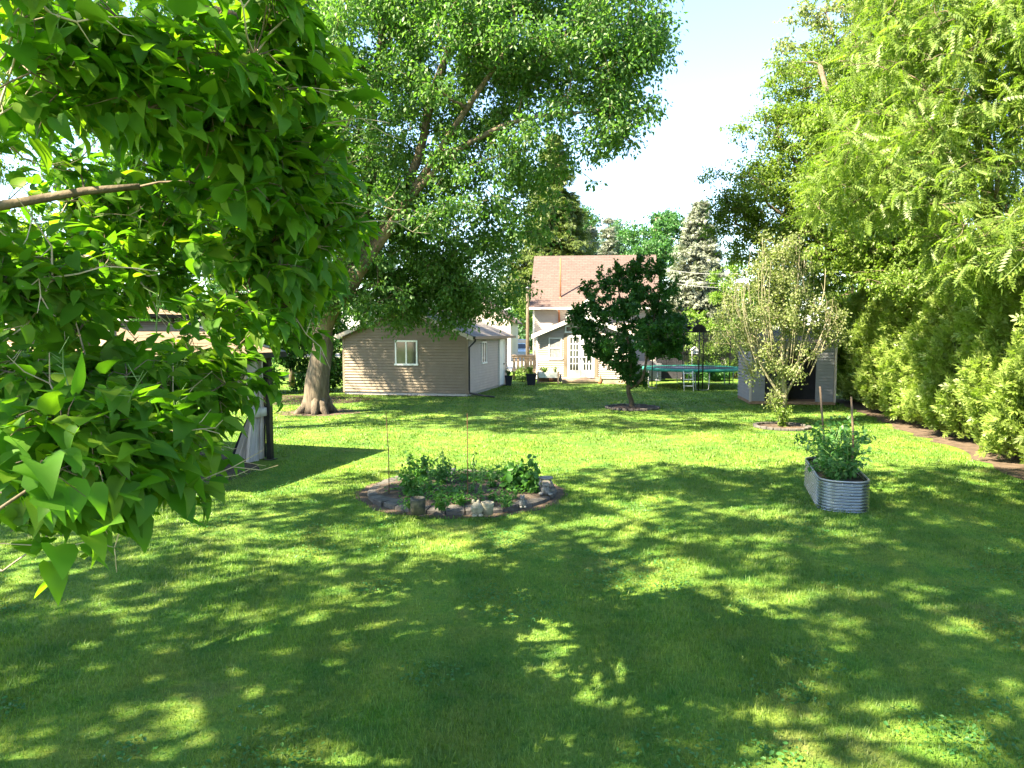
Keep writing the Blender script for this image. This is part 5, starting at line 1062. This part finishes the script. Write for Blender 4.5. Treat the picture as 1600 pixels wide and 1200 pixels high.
# conifers behind the house
def spruce(name, label, px, Y, top_py, halfw, n, leaf, tiers=26, bot=.5, group=None, size=.55, droop=.35, seed=0):
    b = Vector(((px - 800) / F * Y, Y, 0)); H = P(px, top_py, Y).z; Wd = halfw / F * Y
    t = thing(name, label, 'tree', tuple(b), 0, group); mb = MB(); mb.tube([(0, 0, 0), (0, 0, H * .6), (0, 0, H)], [H * .018, H * .01, .02], 8)
    Ps = []; Ax = []; Nr = []; Sz = []
    for i in range(tiers):
        f = (i + .5 * random.random()) / tiers; z = bot + (H - bot) * f; Rr = Wd * (1 - f) ** .85 * random.uniform(.85, 1.1) + .12
        nb = max(5, int(13 * (1 - f * .6))); 
        for j in range(nb):
            a = random.uniform(0, 2 * math.pi); r = Rr * random.uniform(.72, 1.12); d = np.array([math.cos(a), math.sin(a), 0])
            e = Vector((math.cos(a) * r, math.sin(a) * r, z - r * droop + r * r * .03)); mb.tube([(0, 0, z), (e.x * .5, e.y * .5, z - r * droop * .45), e], [.03 + r * .008, .02, .008], 4, cap=False)
            m_ = max(3, int(n / (tiers * nb)))
            u = rng.uniform(.12, 1.03, m_); p = np.stack([d[0] * r * u, d[1] * r * u, z - r * droop * u], 1) + rng.normal(size=(m_, 3)) * np.array([.16, .16, .10]) * (1 + r * .15)
            Ps.append(p); Ax.append(d + rng.normal(size=(m_, 3)) * .5 + np.array([0, 0, -.25])); Nr.append(rng.normal(size=(m_, 3)) * .4 + np.array([0, 0, 1])); Sz.append(size * rng.uniform(.6, 1.2, m_) * (1 - .45 * f))
    mb.build('trunk', M['bark_dark'], t)
    leaves('crown', T_SP, np.concatenate(Ps), np.concatenate(Ax), np.concatenate(Nr), np.concatenate(Sz), M[leaf], t)
spruce('spruce_tree', 'tallest drooping green spruce behind the left end of the house roof', 862, 52, 205, 80, 24000, 'needle_green', tiers=28, size=.55, droop=.5, bot=6.5)
spruce('spruce_tree', 'dark shaded spruce right behind the tallest spruce', 895, 58, 300, 45, 5000, 'needle_green', tiers=24, size=.55, droop=.4, bot=4)
spruce('blue_spruce', 'shorter of the two small blue spruces above the roof ridge', 922, 60, 352, 42, 5000, 'needle_blue', tiers=22, size=.5, droop=.18, group='blue spruces behind the house')
spruce('blue_spruce', 'taller of the two small blue spruces above the roof ridge', 948, 62, 338, 42, 5000, 'needle_blue', tiers=22, size=.5, droop=.18, group='blue spruces behind the house')
spruce('blue_spruce', 'large silvery blue spruce right of the house roof', 1090, 46, 315, 84, 24000, 'needle_blue', tiers=34, size=.5, droop=.22, group='blue spruces behind the house')
simple_tree('broadleaf_tree', 'round bright green tree above the right end of the house roof', 1025, 66, [(1010, 385, 66, 40, 35, 2.5), (1045, 365, 66, 35, 35, 2.5), (1035, 400, 64, 50, 30, 2.5), (990, 405, 65, 25, 25, 1.5), (1040, 345, 67, 20, 15, 1.2)], 16000, .26, T_RH, 'leaf_far', cs=.95, ncl=110, tr=.25)
simple_tree('broadleaf_tree', 'hazy blue green tree between the small blue spruces and the round green tree', 965, 75, [(965, 385, 75, 28, 30, 2), (975, 360, 76, 18, 18, 1.5), (950, 400, 75, 30, 30, 2)], 8000, .28, T_RH, 'leaf_farblue', cs=.9, ncl=60, tr=.22)
simple_tree('broadleaf_tree', 'green tree peeping out right of the dark spruce', 908, 70, [(912, 345, 70, 20, 25, 1.6), (905, 380, 70, 25, 30, 2)], 6000, .26, T_RH, 'leaf_far', cs=.9, ncl=50, tr=.2)
# trees beyond the garage and along the left boundary
simple_tree('roadside_tree', 'yellow green roadside tree between the garage and the utility pole', 806, 97, [(800, 485, 97, 20, 28, 2), (815, 465, 98, 18, 22, 2), (795, 508, 96, 18, 12, 1.4), (830, 495, 99, 14, 25, 1.6)], 8000, .26, T_RH, 'leaf_yellow', cs=.9, ncl=60, tr=.2)
simple_tree('roadside_tree', 'bushy green roadside tree behind the garage ridge', 745, 72, [(740, 470, 72, 35, 40, 2.4), (700, 450, 74, 35, 50, 2.6), (770, 490, 72, 20, 25, 1.6)], 12000, .28, T_RH, 'leaf_far', cs=1.0, ncl=80, tr=.25)
LT = [('tall pale green tree behind the gazebo', 150, 38, [(120, 350, 38, 130, 130, 3.5), (230, 300, 38, 110, 120, 3.5), (150, 440, 36, 150, 60, 3)], 'leaf_yellow'),
      ('pale green tree far left beyond the garden', -20, 34, [(-40, 330, 34, 120, 120, 3.5), (60, 420, 33, 100, 70, 3), (-100, 200, 36, 100, 120, 3)], 'leaf_elm'),
      ('broad light green tree between gazebo and maple', 370, 42, [(350, 300, 42, 120, 150, 4), (300, 430, 40, 120, 70, 3), (420, 400, 41, 90, 90, 3), (400, 200, 44, 70, 80, 3)], 'leaf_yellow'),
      ('green tree behind the maple trunk', 500, 46, [(500, 400, 46, 80, 90, 3), (560, 300, 47, 80, 110, 3.4), (450, 300, 46, 70, 90, 3), (620, 430, 48, 60, 60, 2.5)], 'leaf_elm')]
for lab, px, Y, lb, lf in LT: simple_tree('boundary_tree', lab, px, Y, lb, 20000, .2, T_RH, lf, cs=.85, ncl=150, tr=.28, group='trees along the left boundary')
simple_tree('bare_stem_tree', 'slim light trunked tree between catalpa and maple', 455, 33, [(455, 150, 33, 70, 120, 2.5), (430, 60, 33, 80, 90, 3)], 11000, .15, T_RH, 'leaf_yellow', cs=.6, ncl=100, tr=.15)
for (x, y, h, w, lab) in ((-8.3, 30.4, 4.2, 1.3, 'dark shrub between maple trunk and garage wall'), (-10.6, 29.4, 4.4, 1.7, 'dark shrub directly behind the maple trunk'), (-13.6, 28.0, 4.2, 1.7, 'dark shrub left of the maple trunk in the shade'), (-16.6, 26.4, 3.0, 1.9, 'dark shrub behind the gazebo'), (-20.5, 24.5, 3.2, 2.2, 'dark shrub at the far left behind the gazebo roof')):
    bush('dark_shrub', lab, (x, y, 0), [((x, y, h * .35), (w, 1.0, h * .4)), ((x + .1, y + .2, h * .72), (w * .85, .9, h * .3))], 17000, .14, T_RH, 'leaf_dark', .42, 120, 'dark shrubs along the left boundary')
for (x, y, w, h, lf, lab) in ((6.8, 41.5, 1.2, 1.7, 'leaf_elm', 'low green bush at the right house corner'), (9.2, 41.0, 1.8, 2.2, 'leaf_yellow', 'yellow green bush behind the trampoline net'), (12.2, 39.5, 1.9, 2.3, 'leaf_yellow', 'yellow green bush right behind the trampoline'), (10.2, 37.6, 1.2, .7, 'leaf_dark', 'low reddish dark bush seen under the trampoline'), (15.0, 36.0, 2.2, 2.6, 'leaf_elm', 'green bush behind the shed')):
    bush('garden_bush', lab, (x, y, 0), [((x, y, h * .5), (w, 1.0, h * .5))], 7000, .12, T_RH, lf, .35, 70, 'bushes behind the trampoline')
for k, (x, y, w, h, lf, lab) in enumerate(((-9, 92, 9, 6, 'leaf_far', 'far tree line left of the pale far house'), (6, 104, 8, 7, 'leaf_farblue', 'far trees beyond the pale far house'), (22, 80, 9, 8, 'leaf_far', 'far trees right of the large blue spruce'), (36, 62, 9, 9, 'leaf_far', 'far trees at the far right behind the elm'), (-30, 78, 10, 9, 'leaf_far', 'far trees behind the left boundary'))):
    bush('far_trees', lab, (x, y, 0), [((x, y, h * .5), (w, 3, h * .5)), ((x + w * .5, y, h * .6), (w * .5, 2.5, h * .5)), ((x - w * .4, y + 1, h * .55), (w * .5, 2.5, h * .55))], 9000, .45, T_RH, lf, 1.3, 90, 'far trees on the horizon', cat='trees')

KB = Vector((-12.5, 15.5, 0))
cl = fill([(np.array(c), np.array(r), 1.0) for c, r in (((-9.0, 14.2, 12.6), (3.4, 2.6, 2.0)), ((-12.5, 16.5, 12), (3.5, 3.5, 3.5)), ((-6.2, 13.2, 13.6), (2.8, 2.2, 1.6)))], 170, .6, .6, .15)
tree('tall_lawn_tree', 'tall tree standing left of the gazebo with its crown above the picture', 'tree', KB, [([KB, KB + Vector((.2, 0, 4)), KB + Vector((.8, 0, 8)), (-11, 15.8, 12)], .28, .08), ([KB + Vector((.5, 0, 6)), (-10.5, 15, 9.5), (-8, 14, 12.2)], .15, .04)], cl, 13000, .17, T_RH, M['leaf_elm'], M['bark_grey'], rmax=.06)
